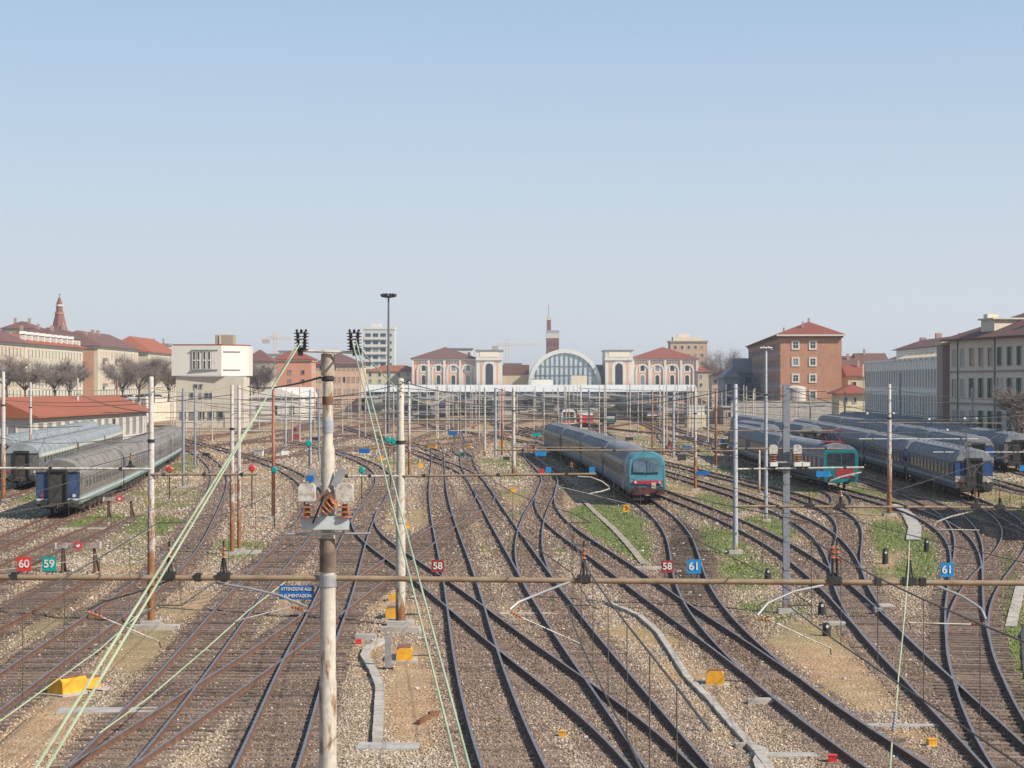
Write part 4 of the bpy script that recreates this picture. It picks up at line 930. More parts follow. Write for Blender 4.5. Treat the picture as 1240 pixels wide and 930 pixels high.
for s in (-1, 1):
    q = MB(); a, b_ = sorted((s*1.395, s*1.425)); q.add([(s*1.425,-h+1.25,2.05),(s*1.425,-h+2.2,2.05),(s*1.415,-h+2.2,2.78),(s*1.40,-h+1.55,2.78),(s*1.39,-h+1.25,2.05),(s*1.39,-h+2.2,2.05),(s*1.38,-h+2.2,2.78),(s*1.37,-h+1.55,2.78)],
        [(0,1,2,3),(7,6,5,4),(0,4,5,1),(1,5,6,2),(2,6,7,3),(3,7,4,0)]); q.build('side_window', m_glass, cb_)
    for i in range(9): side_window(dt, s*1.416, -h+7.2+i*2.05, 2.12, 1.35, .86, m_tube_grey, m_glass)
    for y in (-h+3.9, -h+5.4, h-1.2):
        a, b_ = sorted((s*1.417, s*1.43)); do = MB().b2((a, y-.45, .82), (b_, y+.45, 2.78)).build('door', m_tube_grey, dt); side_window(do, s*1.431, y, 2.2, .5, .7, m_tube_grey, m_glass)
u = MB(); u.b2((-1.15, -h+1, .55), (1.15, h-.3, .66)); u.b2((-1.25, -3, .3), (1.25, 0, .6)); u.b2((-1.25, 2, .3), (1.25, 4, .6)); u.build('underframe', m_under, dt)
for y in (-h+4, h-4): bogie(dt, y)
put(dt, '10', 156.2)

# right: teal framed electric railcar with grey rake behind
GR = 'grey coaches of the teal fronted right hand train'
m_tealframe = MAT('teal_green_frame', (.01,.17,.18), (.01,.13,.135), 2, .4)
rc = thing('electric_railcar', 'electric railcar with teal framed flat windscreen and red lower front at the right', 'railcar'); h = 12.5
b = MB(); loft(b, mirror(BODY), [-h+.3, h-.25]); b.build('body', LIVERY('greyed_livery', [(0,(.05,.05,.05)),(.8,(.10,.12,.14)),(1.4,(.22,.22,.22)),(1.62,(.16,.15,.15)),(2.6,(.30,.30,.29))]), rc)
r = MB(); loft(r, mirror(ROOF), [-h+.35, h-1, h-.05], [(1,1,0),(1,1,0),(.97,.94,.15)]); r.build('roof', roof_blue, rc, smooth=True)
cf = MB(); cf.prism([(-1.36,.78),(1.36,.78),(1.42,1.5),(1.40,2.95),(1.2,3.3),(-1.2,3.3),(-1.40,2.95),(-1.42,1.5)], 'y', -h, -h+.31); cf = cf.build('cab_front', m_tealframe, rc)
MB().prism([(-1.12,2.02),(1.12,2.02),(1.12,2.9),(1.0,3.02),(-1.0,3.02),(-1.12,2.9)], 'y', -h-.03, -h+.01).build('windscreen', m_glass, cf)
MB().b2((-.03, -h-.045, 2.03), (.03, -h-.031, 3.0)).build('pillar', m_tealframe, cf)
MB().prism([(-.3,1.0),(.95,1.0),(1.05,1.75),(-.1,1.8),(-.5,1.5)], 'y', -h-.03, -h+.01).build('red_panel', MAT('dull_red_panel', (.36,.03,.035), (.22,.025,.03), 5, .5), cf)
for sx in (-.95, .95): MB().lathe([(.14, 0), (.11, .06)], (sx, -h, 1.25), 12, 0, (0,-1,0)).build('headlamp', m_offw, cf)
MB().b2((-1.3, -h-.02, .62), (1.3, -h+.3, .85)).build('bumper', m_tealframe, cf)
bf = MB()
for sx in (-.875, .875): bf.lathe([(.09, 0), (.09, .3), (.24, .31), (.24, .36)], (sx, -h, .95), 12, 0, (0,-1,0))
bf.build('buffers', m_dark, rc)
pan = MB(); pan.tube([(-.6,-h+3,3.85),(-.5,-h+4.8,4.25),(-.7,-h+3.4,4.75)], .04, 5); pan.tube([(.6,-h+3,3.85),(.5,-h+4.8,4.25),(.7,-h+3.4,4.75)], .04, 5); pan.tube([(-.9,-h+3.4,4.78),(.9,-h+3.4,4.78)], .05, 5); pan.b2((-.8,-h+2.7,3.78),(.8,-h+5,3.86)); pan.build('pantograph', m_maroon, rc)
for s in (-1, 1):
    for i in range(9): side_window(rc, s*1.416, -h+4.4+i*2.05, 2.12, 1.3, .86, m_tube_grey, m_glass)
    a, b_ = sorted((s*1.417, s*1.43)); MB().b2((a, -h+1.8, .82), (b_, -h+2.7, 2.78)).build('door', m_tube_grey, rc)
u = MB(); u.b2((-1.15, -h+1, .55), (1.15, h-.3, .66)); u.b2((-1.25, -3, .3), (1.25, 3, .6)); u.build('underframe', m_under, rc)
for y in (-h+4, h-4): bogie(rc, y)
put(rc, 'A', 173)
c3 = coach('passenger_coach', 'grey coach behind the teal framed railcar at the right', BLUE2, ENDGREY, roof=roof_blue, simple=True); put(c3, 'A', 199.4); c3['group'] = GR
for i, lab in enumerate(['last grey coach of the teal framed railcar train, farthest from its cab']): put(relabel(copy_tree(c3), lab, GR), 'A', 199.4+26.5*(i+1))
# blue ended coaches at the right
GB = 'steel blue coaches at the right'
c4 = coach('passenger_coach', 'nearest bright blue ended coach at the right with open gangway end', BLUE2, ENDBLUE2, roof=roof_blue); put(c4, '15', 160.3); c4['group'] = GB
for i, lab in enumerate(['steel blue coach coupled behind the bright blue ended one', 'third coach of the steel blue right hand rake', 'fourth coach of the steel blue right hand rake', 'farthest coach of the steel blue right hand rake']): put(relabel(copy_tree(c4), lab, GB), '15', 160.3+26.6*(i+1))
def rake(tr, y0, n, src, what):
    for i in range(n): put(relabel(copy_tree(src), '%s coach of the rake %s' % (['first', 'second', 'third', 'fourth', 'fifth', 'sixth'][i], what), 'coaches of the rake '+what), tr, y0+26.6*i)
rake('16', 197, 5, c4, 'just right of the nearest bright blue ended coach')
rake('21', 208, 5, c3, 'under the green shuttered building')
rake('B', 252, 1, c3, 'seen between the teal railcar and blue coaches')
T('22', 200, 420, C=[(56,200),(58,260),(59,300),(60,420)], sleepers=False); T('24', 200, 420, C=[(35,200),(36,300),(36,420)], sleepers=False)
rake('22', 262, 4, c3, 'beneath the pale louvred building')
rake('24', 248, 3, c3, 'before the brick block')
# station trains in the distance
def front_unit(name, lab, x, yb, D, body, front, face, L=24, cat='train', band=m_red):
    t = thing(name, lab, cat, (XW(x, D), D, 0)); mb = MB(); loft(mb, mirror(BODY), [.2, L]); mb.build('body', body, t); r = MB(); loft(r, mirror(ROOF), [.2, L]); r.build('roof', m_roofcar, t, smooth=True)
    f_ = MB(); f_.prism([(-1.3,.7),(1.3,.7),(1.42,1.4),(1.3,3.2),(.8,3.6),(-.8,3.6),(-1.3,3.2),(-1.42,1.4)], 'y', 0, .21); fo = f_.build('cab_front', front, t)
    MB().b2((-1.05, -.03, 2.1), (1.05, .02, 3.1)).build('windscreen', m_glass, fo); MB().b2((-1.2, -.04, 1.0), (1.2, .01, 1.35)).build('lamp_band', band, fo); MB().b2((-1.15, -.035, 1.36), (1.15, .012, 2.0)).build('front_panel', face, fo)
    MB().b2((-1.1, .3, .2), (1.1, L, .68)).build('underframe', m_under, t); return t
front_unit('distant_train', 'distant white train with green and red front left of the red wagon', 688.5, 517, 390, m_white, m_white, m_teal)
front_unit('locomotive', 'dark locomotive with white and green front right of the red wagon', 738, 514, 410, m_dark, m_dark, m_white, 20, 'locomotive', m_teal)
w_ = thing('goods_wagon', 'small red and white wagon among distant trains beyond the centre train', 'wagon', (XW(709.5, 400), 400, 0)); MB().b2((-1.4, 0, .7), (1.4, 12, 2.3)).build('body', m_red, w_); MB().b2((-1.38, .02, 2.3), (1.38, 12, 3.1)).build('upper_body', m_white, w_); MB().b2((-1, .5, .1), (1, 11.5, .7)).build('underframe', m_under, w_)
rng2 = random.Random(5); dk = [m_dark, MAT('dark_blue_side', (.05,.07,.13), (.03,.04,.08), 1, .6), MAT('grey_side', (.20,.20,.20), (.12,.12,.12), 1, .6), ENDGREY]
for i, (x, D, n) in enumerate([(790,470,3),(770,560,3),(560,560,3),(515,470,3),(535,520,3),(590,600,3),(480,560,3),(640,620,3),(448,600,2),(665,500,2),(760,640,2),(500,620,2)]):
    t = front_unit('distant_train', ['dark', 'blue grey', 'grey'][i % 3] + ' train parked far off in the station throat', x, 0, D, dk[i % 4], dk[(i+1) % 4], dk[(i+2) % 4], 25*n, 'train', m_white if i % 3 == 0 else dk[2]); t['group'] = 'far parked trains'
# ------------------------------------------------------------------ buildings
m_cream = PLASTER('cream_plaster', (.50,.41,.28), .78); m_cream2 = PLASTER('pale_cream_plaster', (.52,.455,.335), .8); m_salmon = PLASTER('salmon_plaster', (.55,.25,.16), .8); m_pink = PLASTER('pink_beige_plaster', (.60,.40,.28), .82)
m_yel = PLASTER('yellow_plaster', (.58,.50,.33), .85); m_tan = PLASTER('tan_plaster', (.34,.28,.20), .8); m_beige = PLASTER('greyish_beige_plaster', (.68,.58,.45), .82); m_wht = PLASTER('white_plaster', (.60,.57,.505), .88, .2)
m_stucco = PLASTER('brown_pink_plaster', (.36,.25,.20), .85); m_gw = PLASTER('blue_grey_panel', (.33,.335,.35), .8); m_white_c = PLASTER('cool_white_panel', (.85,.80,.69), .84)
m_brick = BRICK('orange_brick', (.52,.24,.135), (.40,.18,.10), (.42,.34,.27)); m_brickd = BRICK('dark_red_brick', (.22,.06,.05), (.16,.05,.04))
m_tile = TILES('red_clay_tiles', (.30,.075,.045), (.19,.055,.035)); m_tileb = TILES('brown_weathered_tiles', (.19,.085,.07), (.12,.06,.05)); m_tileo = TILES('orange_clay_tiles', (.36,.10,.045), (.25,.075,.035))
m_stone = PLASTER('white_stone_trim', (.56,.52,.45), .85); m_greenS = MAT('green_shutter', (.015,.075,.05), (.01,.05,.035), 3, .5); m_lead = MAT('lead_grey_roof', (.22,.22,.23), (.15,.15,.155), .5, .6)
m_louv = MAT('brown_louvre_shutter', (.17,.125,.09), (.12,.09,.065), 3, .7)
m_wpanel = MAT('white_metal_fascia', (.80,.80,.80), (.72,.72,.72), .3, .5)
_bw = {}
def wmesh(w_, h, kind, fm, pm, fr, proud=.10):
    key = (w_, h, kind, fm.name, pm.name, fr)
    if key in _bw: return _bw[key]
    mb = MB(); fr = fr*1.0
    def arch(hw, hh, n=8):
        if kind == 'arch': return [(-hw, -hh), (hw, -hh)] + [(hw*math.cos(math.pi*i/n), hh-hw+hw*math.sin(math.pi*i/n)) for i in range(n+1)]
        return [(-hw, -hh), (hw, -hh), (hw, hh), (-hw, hh)]
    o = arch(w_/2+fr, h/2+fr); i_ = arch(w_/2, h/2); k = len(o)
    vs = [(x, -proud, z) for x, z in o] + [(x, -proud, z) for x, z in i_] + [(x, .02, z) for x, z in o] + [(x, -.02, z) for x, z in i_]
    fs = []
    for a in range(k):
        b_ = (a+1) % k; fs += [(a, b_, k+b_, k+a), (a, 2*k+a, 2*k+b_, b_), (k+a, k+b_, 3*k+b_, 3*k+a)]
    mb.add(vs, fs, 0); mb.add([(x, -.025, z) for x, z in i_], [tuple(range(k))], 1)
    if kind == 'shutter':
        for sx in (-1, 1): mb.box((sx*(w_*.30), -.09, 0), (w_*.44, .05, h*.98), m=2)
    if kind == 'cross': mb.box((0, -.05, 0), (.08, .04, h), m=0); mb.box((0, -.047, h*.1), (w_, .03, .08), m=0)
    ob = mb.build('window', [fm, pm, m_greenS], None); _bw[key] = ob.data; bpy.data.objects.remove(ob); return _bw[key]
class B:
    """building: local x along the front, y backwards, front face at y=0"""
    def __init__(s, name, label, cat, A, w_, d, h, wall, ang=0, z0=GZ, group=None):
        s.w, s.d, s.h = w_, d, h; s.t = thing(name, label, cat, (A[0], A[1], z0), R(ang), group); s.z0 = z0
        s.rr = random.Random(len(label)); s.wall = MB().b2((0, 0, 0), (w_, d, h)).build('wall', wall, s.t)
    def roof(s, kind, mat, rise, over=.6, ridge=None, cornice=None, name='roof'):
        w_, d, h, o = s.w, s.d, s.h, over; z = h+.02; mb = MB()
        if cornice: MB().b2((-.35, -.35, h-.7), (w_+.35, d+.35, h-.03)).build('cornice', cornice, s.t)
        if kind == 'flat': mb.b2((-o, -o, z), (w_+o, d+o, z+rise))
        else:
            e = [(-o, -o, z), (w_+o, -o, z), (w_+o, d+o, z), (-o, d+o, z)]; lo = [(x, y, z-.22) for x, y, _ in e]
            if kind == 'hip':
                k = min(w_, d)/2
                r_ = [(k, d/2, z+rise), (w_-k+.01, d/2, z+rise)] if w_ >= d else [(w_/2, k, z+rise), (w_/2, d-k, z+rise)]
                fs = [(0,1,9,8),(1,2,9),(2,3,8,9),(3,0,8)] if w_ >= d else [(0,1,8),(1,2,9,8),(2,3,9),(3,0,8,9)]
            elif kind == 'gabley':
                r_ = [(w_/2, -o, z+rise), (w_/2, d+o, z+rise)]; fs = [(0,1,8),(1,2,9,8),(2,3,9),(3,0,8,9)]
            else:
                r_ = [(-o, d/2, z+rise), (w_+o, d/2, z+rise)]; fs = [(0,1,9,8),(1,2,9),(2,3,8,9),(3,0,8)]
            mb.add(e+lo+r_, fs + [(0,4,5,1),(1,5,6,2),(2,6,7,3),(3,7,4,0),(4,7,6,5)])
        s.rf = mb.build(name, mat, s.t); return s
    def win(s, face, us, zs, w_, h, kind='rect', fm=None, pm=None, fr=.14, cap=100):
        fm = fm or m_stone; pm = pm or m_glass; me_ = wmesh(w_, h, kind, fm, pm, fr); alt = wmesh(w_, h, 'rect' if kind == 'shutter' else kind, fm, m_glassb if pm is m_glass else m_glass, fr)
        for z in zs:
            for u in us:
                o = bpy.data.objects.new('window', alt if s.rr.random() < .22 else me_); COL.objects.link(o); o.parent = s.t
                if face == 'F': o.location = (u, -.03, z)
                elif face == 'L': o.location = (-.03, u, z); o.rotation_euler.z = R(-90)
                elif face == 'R': o.location = (s.w+.03, u, z); o.rotation_euler.z = R(90)
        return s
    def box(s, name, lo, hi, mat, par=None): return MB().b2(lo, hi).build(name, mat, par or s.t)
    def chim(s, pts, hgt=1.6, sz=.8, mat=None):
        for x, y, z in pts: MB().b2((x-sz/2, y-sz/2, z-1.5), (x+sz/2, y+sz/2, z+hgt)).build('chimney', mat or m_stucco, s.rf)
        return s
lin = lambda a, b_, n: [a+(b_-a)*i/(n-1) for i in range(n)]

# --- right side
b = B('apartment_block', 'greyish beige apartment block with green shutters at the right edge', 'building', (63.8, 215), 15, 46, 14.6, m_beige, 7.8)
b.roof('hip', m_tileb, 3.4, 1.0)
cols = [5, 8.5, 12, 15.5, 19, 22.4, 25.4, 28.6, 31.7, 34.8, 38.0]
b.win('L', cols, [12.2], 1.3, 2.3, 'shutter', m_beige, m_greenS, .06); b.win('L', cols, [8.3, 4.2], 1.5, 2.5, 'shutter', m_beige, m_glass, .06)
b.win('L', [41.4, 44.4], [12.2, 8.3, 4.2], 1.1, 2.3, 'rect', m_beige, MAT('blind_window_plaster', (.42,.38,.32), (.36,.32,.27), 1, .9), .08)
for z in (6.2, 10.3): b.box('string_course', (-.14, 0, z), (-.002, 46, z+.22), m_stucco)
for y in (30.1, 42.9): MB().tube([(-.12, y, .2), (-.12, y, 14.5)], .09, 6).build('downpipe', m_lead, b.t)
b.chim([(2.5, 38, 16.5), (5, 24, 17.6), (6, 12, 18)], 1.2, 1.4, m_beige)
b.box('dormer', (1.0, 33, 14.8), (4.5, 37.5, 16.9), m_beige, b.rf); b.box('dormer_roof', (.7, 32.6, 16.9), (4.8, 37.9, 17.1), m_stone, b.rf)
b = B('office_building', 'pale louvred modern building between the brick block and green shuttered block', 'building', (58.5, 266), 14, 74, 12.3, m_white_c, -1.6)
b.roof('flat', m_white_c, .35, .15)
ug = [4+i*2.28 for i in range(31)]
b.win('L', ug, [9.6], 1.25, 2.6, 'rect', m_white_c, m_glass, .05); b.win('L', ug, [5.7, 1.9], 1.25, 2.8, 'rect', m_white_c, m_glass, .05)
for z in (3.7, 7.6): b.box('ledge', (-.16, 0, z), (-.003, 74, z+.3), m_white_c)
fins = MB()
for i in range(33): fins.b2((-.12, 2.86+i*2.28-.09, .3), (-.004, 2.86+i*2.28+.09, 12.2))
fins.build('fins', m_white_c, b.t)
b2_ = MB()
for i in range(9): b2_.box((1.2, 6+i*4.5, 12.9), (3.0, .5, .35), ry=-.35)
b2_.build('sunshades', m_cream2, b.t)
b.box('penthouse', (4, 8, 12.7), (13, 66, 14.4), m_white_c); MB().prism([(3.2,14.42),(13.8,14.42),(8.5,16.2)], 'y', 7, 67).build('penthouse_roof', m_tileb, b.t)
b = B('stair_tower', 'plain brown pink tower wall between the louvred building and the green shuttered block', 'building', (56.9, 262), 3.6, 3.5, 13.9, m_stucco); b.roof('flat', m_cream2, .5, .2); b.win('F', [1.8], [4, 8], .7, 1.4, 'rect', m_stucco, m_glass, .08)
b = B('mansion_block', 'brown mansard roofed mansion behind the louvred building', 'building', (XW(1096, 420), 420), 24, 20, 14.0, m_cream2); b.roof('hip', m_tileb, 4.2, .6).chim([(5, 6, 17.5), (9, 9, 18.5), (14, 9, 18.5), (19, 8, 17.5)], 1.3, 1.2); b.win('F', lin(3, 21, 6), [12.4, 8.6], 1.2, 1.8)
b = B('brick_block', 'tall orange brick block with red hipped roof and white framed square windows', 'building', (60.3, 445), 13.6, 142, 19.9, m_brick, -3.9)
b.roof('hip', m_tile, 3.1, .9, cornice=m_brickd)
b.box('eave_band', (-.95, -.95, 19.55), (14.55, -.75, 19.9), m_wht)
b.win('F', [3.35, 7.2], [17.5, 13.8, 10.1], 1.05, 1.35, 'cross', m_wht, m_glass, .38); b.win('F', [7.2], [6.4], 1.05, 1.35, 'cross', m_wht, m_glass, .38)
b.win('L', lin(8, 134, 18), [17.3, 13.7, 10, 6.3], 1.6, 1.5, 'rect', m_gw, m_glassb, .15)
for z in (4.3, 8.0, 11.7, 15.4): b.box('string_course', (-.12, 0, z), (-.002, 142, z+.5), m_gw)
b.chim([(.8, 1.2, 20.6), (5.2, 3, 22), (6.9, 8, 23)], .9, .4)
b = B('annex_building', 'low blue grey depot annex left of the tall brick block', 'building', (XW(893, 560), 560), 13, 60, 11.6, m_gw, -3); b.roof('flat', m_lead, .5, .3); b.win('F', [3, 6], [10, 5], 1.5, 1.5, 'rect', m_gw)
b.box('roof_house', (-1, 8, 11.6), (4.5, 20, 16.2), m_gw); b.box('roof_house', (4.51, 8.3, 11.6), (8.2, 20, 15.2), m_brickd)
b = B('depot_building', 'dark blue grey depot with hipped lead roof at the left foot of the brick block', 'building', (XW(877, 520), 520), 4.0, 50, 10.5, m_gw, -4); b.roof('hip', m_lead, 2.4, .5); b.win('F', [1.2, 2.8], [8, 4.5], .9, 1.5, 'rect', m_gw)
b = B('tan_shed', 'low tan shed behind the grey train roofs', 'shed', (XW(876, 430), 430), 9, 12, 3.6, m_tan); b.roof('flat', m_conc, .3, .3); b.win('F', [1.5, 6.5], [2.1], 1.0, 1.2)
t = thing('water_tank', 'squat round pale water tank before the brick block', 'tank', (XW(963, 425), 425, GZ)); MB().lathe([(2.25, 0), (2.25, 7.6), (2.35, 7.65), (2.35, 8.0), (1.6, 8.3), (.3, 8.5)], n=28).build('tank_body', PLASTER('tank_concrete', (.50,.46,.40), .8), t, smooth=True); MB().tube([(0,-2.32,.2),(0,-2.32,8.2)], .09, 6).build('ladder', m_lead, t)
t = thing('boundary_wall', 'long pale concrete boundary wall at the foot of the brick block', 'wall', (XW(885, 418), 418, GZ)); MB().b2((0, 0, 0), (24, .4, 5.0)).build('panel', m_conc, t); MB().b2((-.1, -.1, 5.0), (24.1, .5, 5.25)).build('coping', m_concw, t)
b = B('small_house', 'small yellow house with red hipped roof right of the brick block', 'house', (XW(1016, 395), 395), 6.4, 9, 7.0, m_yel); b.roof('hip', m_tile, 1.7, .9); b.win('F', [1.4, 3.2], [5.6], .55, 1.0); b.win('F', [1.4, 4.6], [2.0], .8, 1.2)
for i, (x, wd, D, yt, lab, rm) in enumerate([(1018, 9, 520, 436, 'cream house with brown roof peeping right of the brick block', m_tileb), (1027, 11, 480, 445, 'house with dark red tiled roof above the small yellow house', m_tile), (1040, 8, 560, 430, 'distant house roof above the left end of the louvred building', m_tileb), (1000, 12, 640, 433, 'far cream house hidden partly by the brick block', m_tileb)]):
    b = B('town_house', lab, 'house', (XW(x, D), D), wd, 12, ZW(yt, D)-GZ-2, m_cream2); b.roof('gablex', rm, 2.6, .6).chim([(wd*.3, 5, ZW(yt, D)+1)], 1, .6); b.win('F', lin(1.5, wd-1.5, 3), [ZW(yt, D)-4, ZW(yt, D)-7], .9, 1.4)
# --- station
Ds = 880; s_ = Ds/F
m_sal = PLASTER('station_salmon', (.58,.32,.215), .8)
def station_wing(lab, x0, x1, cols, roofm, xr0, xr1):
    A = (XW(x0, Ds), Ds); w_ = XW(x1, Ds)-A[0]; b = B('station_wing', lab, 'station', A, w_, 40, ZW(434, Ds)-GZ, m_sal)
    b.roof('hip', roofm, 5.3, 1.0, cornice=m_stone)
    zb = 8.2
    for c in cols:
        u = XW(c, Ds)-A[0]; ring = MB(); n = 14; ro, ri = 3.15, 2.45; zc = ZW(449, Ds)-GZ
        vs = []; fs = []
        pr = [(-1, zb), *[(-math.cos(math.pi*i/n), None) for i in range(n+1)], (1, zb)]
        o_ = [(-ro, zb)] + [(-ro*math.cos(math.pi*i/n), zc+ro*math.sin(math.pi*i/n)) for i in range(n+1)] + [(ro, zb)]
        i_ = [(-ri, zb)] + [(-ri*math.cos(math.pi*i/n), zc+ri*math.sin(math.pi*i/n)) for i in range(n+1)] + [(ri, zb)]
        k = len(o_); vs = [(x+u, -.5, z) for x, z in o_]+[(x+u, -.5, z) for x, z in i_]+[(x+u, 0.02, z) for x, z in o_]+[(x+u, 0.02, z) for x, z in i_]
        for q in range(k-1): fs += [(q, q+1, k+q+1, k+q), (q, 2*k+q, 2*k+q+1, q+1), (k+q, k+q+1, 3*k+q+1, 3*k+q)]
        ring.add(vs, fs).build('blind_arch', m_stone, b.t)
        b.win('F', [u], [ZW(446, Ds)-GZ], 1.8, 2.4, 'arch', m_stone, m_glass, .7); b.win('F', [u], [ZW(460, Ds)-GZ], 1.7, 4.2, 'arch', m_stone, m_glass, .5)
    for c in lin(x0+1, x1-1, len(cols)+1): b.box('pilaster', (XW(c, Ds)-A[0]-.45, -.6, 6), (XW(c, Ds)-A[0]+.45, -.003, b.h-.8), m_stone)
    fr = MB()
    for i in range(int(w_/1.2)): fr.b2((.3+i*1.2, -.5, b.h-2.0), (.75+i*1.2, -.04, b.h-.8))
    fr.build('frieze', MAT('grey_corbels', (.36,.34,.33), (.26,.25,.25), 1, .8), b.t)  # corbel row in one mottled grey
    return b
station_wing('left station wing with brown hipped roof and salmon arched bays', 499, 577, [513, 531, 549, 567], m_tileb, 0, 0)
station_wing('right station wing with bright red hipped roof and salmon arched bays', 766, 845, [778, 796, 814, 832], m_tile, 0, 0)
def pavilion(lab, x0, x1):
    A = (XW(x0, Ds-3), Ds-3); w_ = XW(x1, Ds-3)-A[0]; b = B('station_pavilion', lab, 'station', A, w_, 30, ZW(425, Ds)-GZ, m_stone); b.roof('flat', m_lead, .5, .5)
    b.box('salmon_panel', (1.7, -.12, 4), (w_-1.7, -.003, 18.6), m_sal)
    b.win('F', [w_/2], [13.2], 3.4, 9.5, 'arch', m_stone, m_glassb, 1.4)
    for o in b.t.children:
        if o.name.startswith('window'): o.location.y = -.15; b.box('band', (-.3, -.5, 19.3), (w_+.3, -.003, 20.2), m_stone)
    co_ = MB()
    for i in range(9): co_.b2((.4+i*1.25, -.4, 18.7), (.9+i*1.25, -.02, 19.3))
    co_.build('corbels', m_lead, b.t); b.box('niche_panel', (1.5, -.15, 20.8), (w_-1.5, -.004, 23.0), m_beige); return b
pavilion('white stone pavilion with tall arch on the left of the glazed arch', 577, 608); pavilion('white stone pavilion with tall arch on the right of the glazed arch', 733, 766)
t = thing('glazed_arch', 'great semicircular glazed arch of the station in the centre', 'station hall', (XW(684, Ds), Ds, 0)); n = 40
ro, ri, zc = 16.2, 14.4, ZW(466, Ds); zs = .98
o_ = [(-ro, 0)]+[(-ro*math.cos(math.pi*i/n), zc+ro*zs*math.sin(math.pi*i/n)) for i in range(n+1)]+[(ro, 0)]
i_ = [(-ri, 0)]+[(-ri*math.cos(math.pi*i/n), zc+ri*zs*math.sin(math.pi*i/n)) for i in range(n+1)]+[(ri, 0)]
k = len(o_); mb = MB(); mb.add([(x, -.6, z) for x, z in o_]+[(x, -.6, z) for x, z in i_]+[(x, 38, z) for x, z in o_]+[(x, .6, z) for x, z in i_], [f_ for q in range(k-1) for f_ in ((q, q+1, k+q+1, k+q), (q, 2*k+q, 2*k+q+1, q+1), (k+q, k+q+1, 3*k+q+1, 3*k+q))]); mb.build('arch_rim', PLASTER('pale_grey_arch', (.58,.56,.52), .85), t)
MB().prism(i_, 'y', .3, .5).build('glazing', MAT('pale_hall_glass', (.46,.52,.53), (.38,.44,.46), .3, .35, spec=.5), t)
mu = MB()
for i in range(-6, 7):
    x = i*2.1; zt = zc+math.sqrt(max(0, ri*ri-x*x))*zs; mu.b2((x-.16, -.1, zc-4), (x+.16, .28, zt))
for z in (12.5, 16.5): mu.b2((-ri+.6, -.05, z-.1), (ri-.6, .26, z+.1))
mu.build('mullions', m_lead, t)
MB().b2((-15, -9, 6), (-5.5, -4, 10.5)).build('plant_room', m_wht, t); MB().b2((2.5, -9, 6), (9.5, -4, 12.3)).build('plant_room', m_cream2, t); MB().b2((-15, -8.4, 10.52), (12, -7.6, 10.9)).build('duct', m_lead, t)
b = B('hall_roof', 'brown hall roof and cream wall left of the glazed arch', 'building', (XW(608, 900), 900), 12, 30, 13, m_cream); b.roof('flat', m_tileb, 4.5, .3)
b = B('hall_annex', 'grey annex right of the glazed arch', 'building', (XW(722, 900), 900), 5, 30, 15, m_cream2); b.roof('flat', m_lead, 2.5, .3)
Dc = 845; t = thing('platform_canopy', 'long white fascia canopy across the head of the platforms', 'canopy', (0, Dc, 0)); xa, xb = XW(440, Dc), XW(853.5, Dc)
MB().b2((xa, 0, ZW(474.4, Dc)), (xb, 30, ZW(466, Dc))).build('fascia', m_wpanel, t)
MB().b2((xa+.5, 1.5, 1.4), (xb-.5, 2.0, ZW(474.6, Dc))).build('glazing', MAT('blue_grey_glazing', (.10,.13,.18), (.06,.08,.11), .15, .3), t)
for i in range(46): MB().b2((xa+1+i*3.27, .9, GZ), (xa+1.35+i*3.27, 1.4, ZW(474.5, Dc))).build('column', m_offw, t)
for i, (x, D0, L, lab) in enumerate([(470,640,150,0),(530,620,180,0),(585,650,150,0),(640,600,200,0),(672,640,150,0),(725,600,200,0),(765,620,180,0),(812,640,160,0),(445,620,170,0),(500,520,90,0),(610,540,80,0)]):
    t = thing('platform_shelter', 'long grey platform shelter roof before the white canopy', 'platform shelter', (XW(x, D0), D0, 0), 0, 'platform shelters before the station'); MB().b2((-3.2, 0, 4.3), (3.2, L, 4.65)).build('roof', m_lead if i % 2 else m_roofcar, t); MB().b2((-3.3, -.2, 4.2), (3.3, -.003, 4.75)).build('fascia', m_offw if i % 3 else m_roofcar, t); MB().b2((-2.6, 0, GZ), (2.6, L, .5)).build('platform', m_conc, t)
    for k_ in range(int(L/25)): MB().b2((-.15, 2+k_*25, .5), (.15, 2.3+k_*25, 4.3)).build('column', m_lead, t)
# --- skyline behind the station
b = B('tower_block', 'pale grey tower block behind the skyline mast left of centre', 'building', (XW(440, 1050), 1050), 16.5, 14, ZW(399, 1050)-GZ, PLASTER('tower_grey', (.52,.52,.50), .85)); b.roof('flat', m_wht, 1.2, .3)
for i in range(8): b.box('balcony_band', (0.5, -1.0, 5+i*3.9), (12.5, -.003, 6.3+i*3.9), m_wht)
b.win('F', [2.5, 6.5, 10.5], [7.4+i*3.9 for i in range(8)], 2.6, 1.7, 'rect', m_lead, m_glass, .1); b.win('F', [14.5], [7.4+i*3.9 for i in range(8)], 1.0, 1.5, 'rect', m_wht, m_glass, .1); b.box('roof_house', (4, 4, b.h+1.2), (9, 9, b.h+3.4), m_wht, b.rf)
b = B('civic_tower', 'red brick tower with white crown and mast behind the glazed arch', 'tower', (XW(661.5, 1150), 1150), 7.4, 7, ZW(410, 1150), m_brickd); b.roof('flat', m_brickd, .4, .1)
b.box('white_band', (-.2, -.2, b.h+.42), (7.6, 7.2, b.h+3.2), m_stone); b.box('crown', (0, 0, b.h+3.2), (7.4, 7, b.h+5.0), m_gw); b.box('turret', (.3, .3, b.h+5.0), (2.7, 2.7, b.h+11), m_brickd); b.box('turret_cap', (.1, .1, b.h+11), (2.9, 2.9, b.h+13), m_stone); MB().tube([(1.5, 1.5, b.h+13), (1.5, 1.5, b.h+20)], .18, 6).build('antenna', m_lead, b.t); b.win('F', lin(1, 6.4, 4), [b.h-3, b.h-7], .6, 2, 'rect', m_brickd, m_glass, .1)
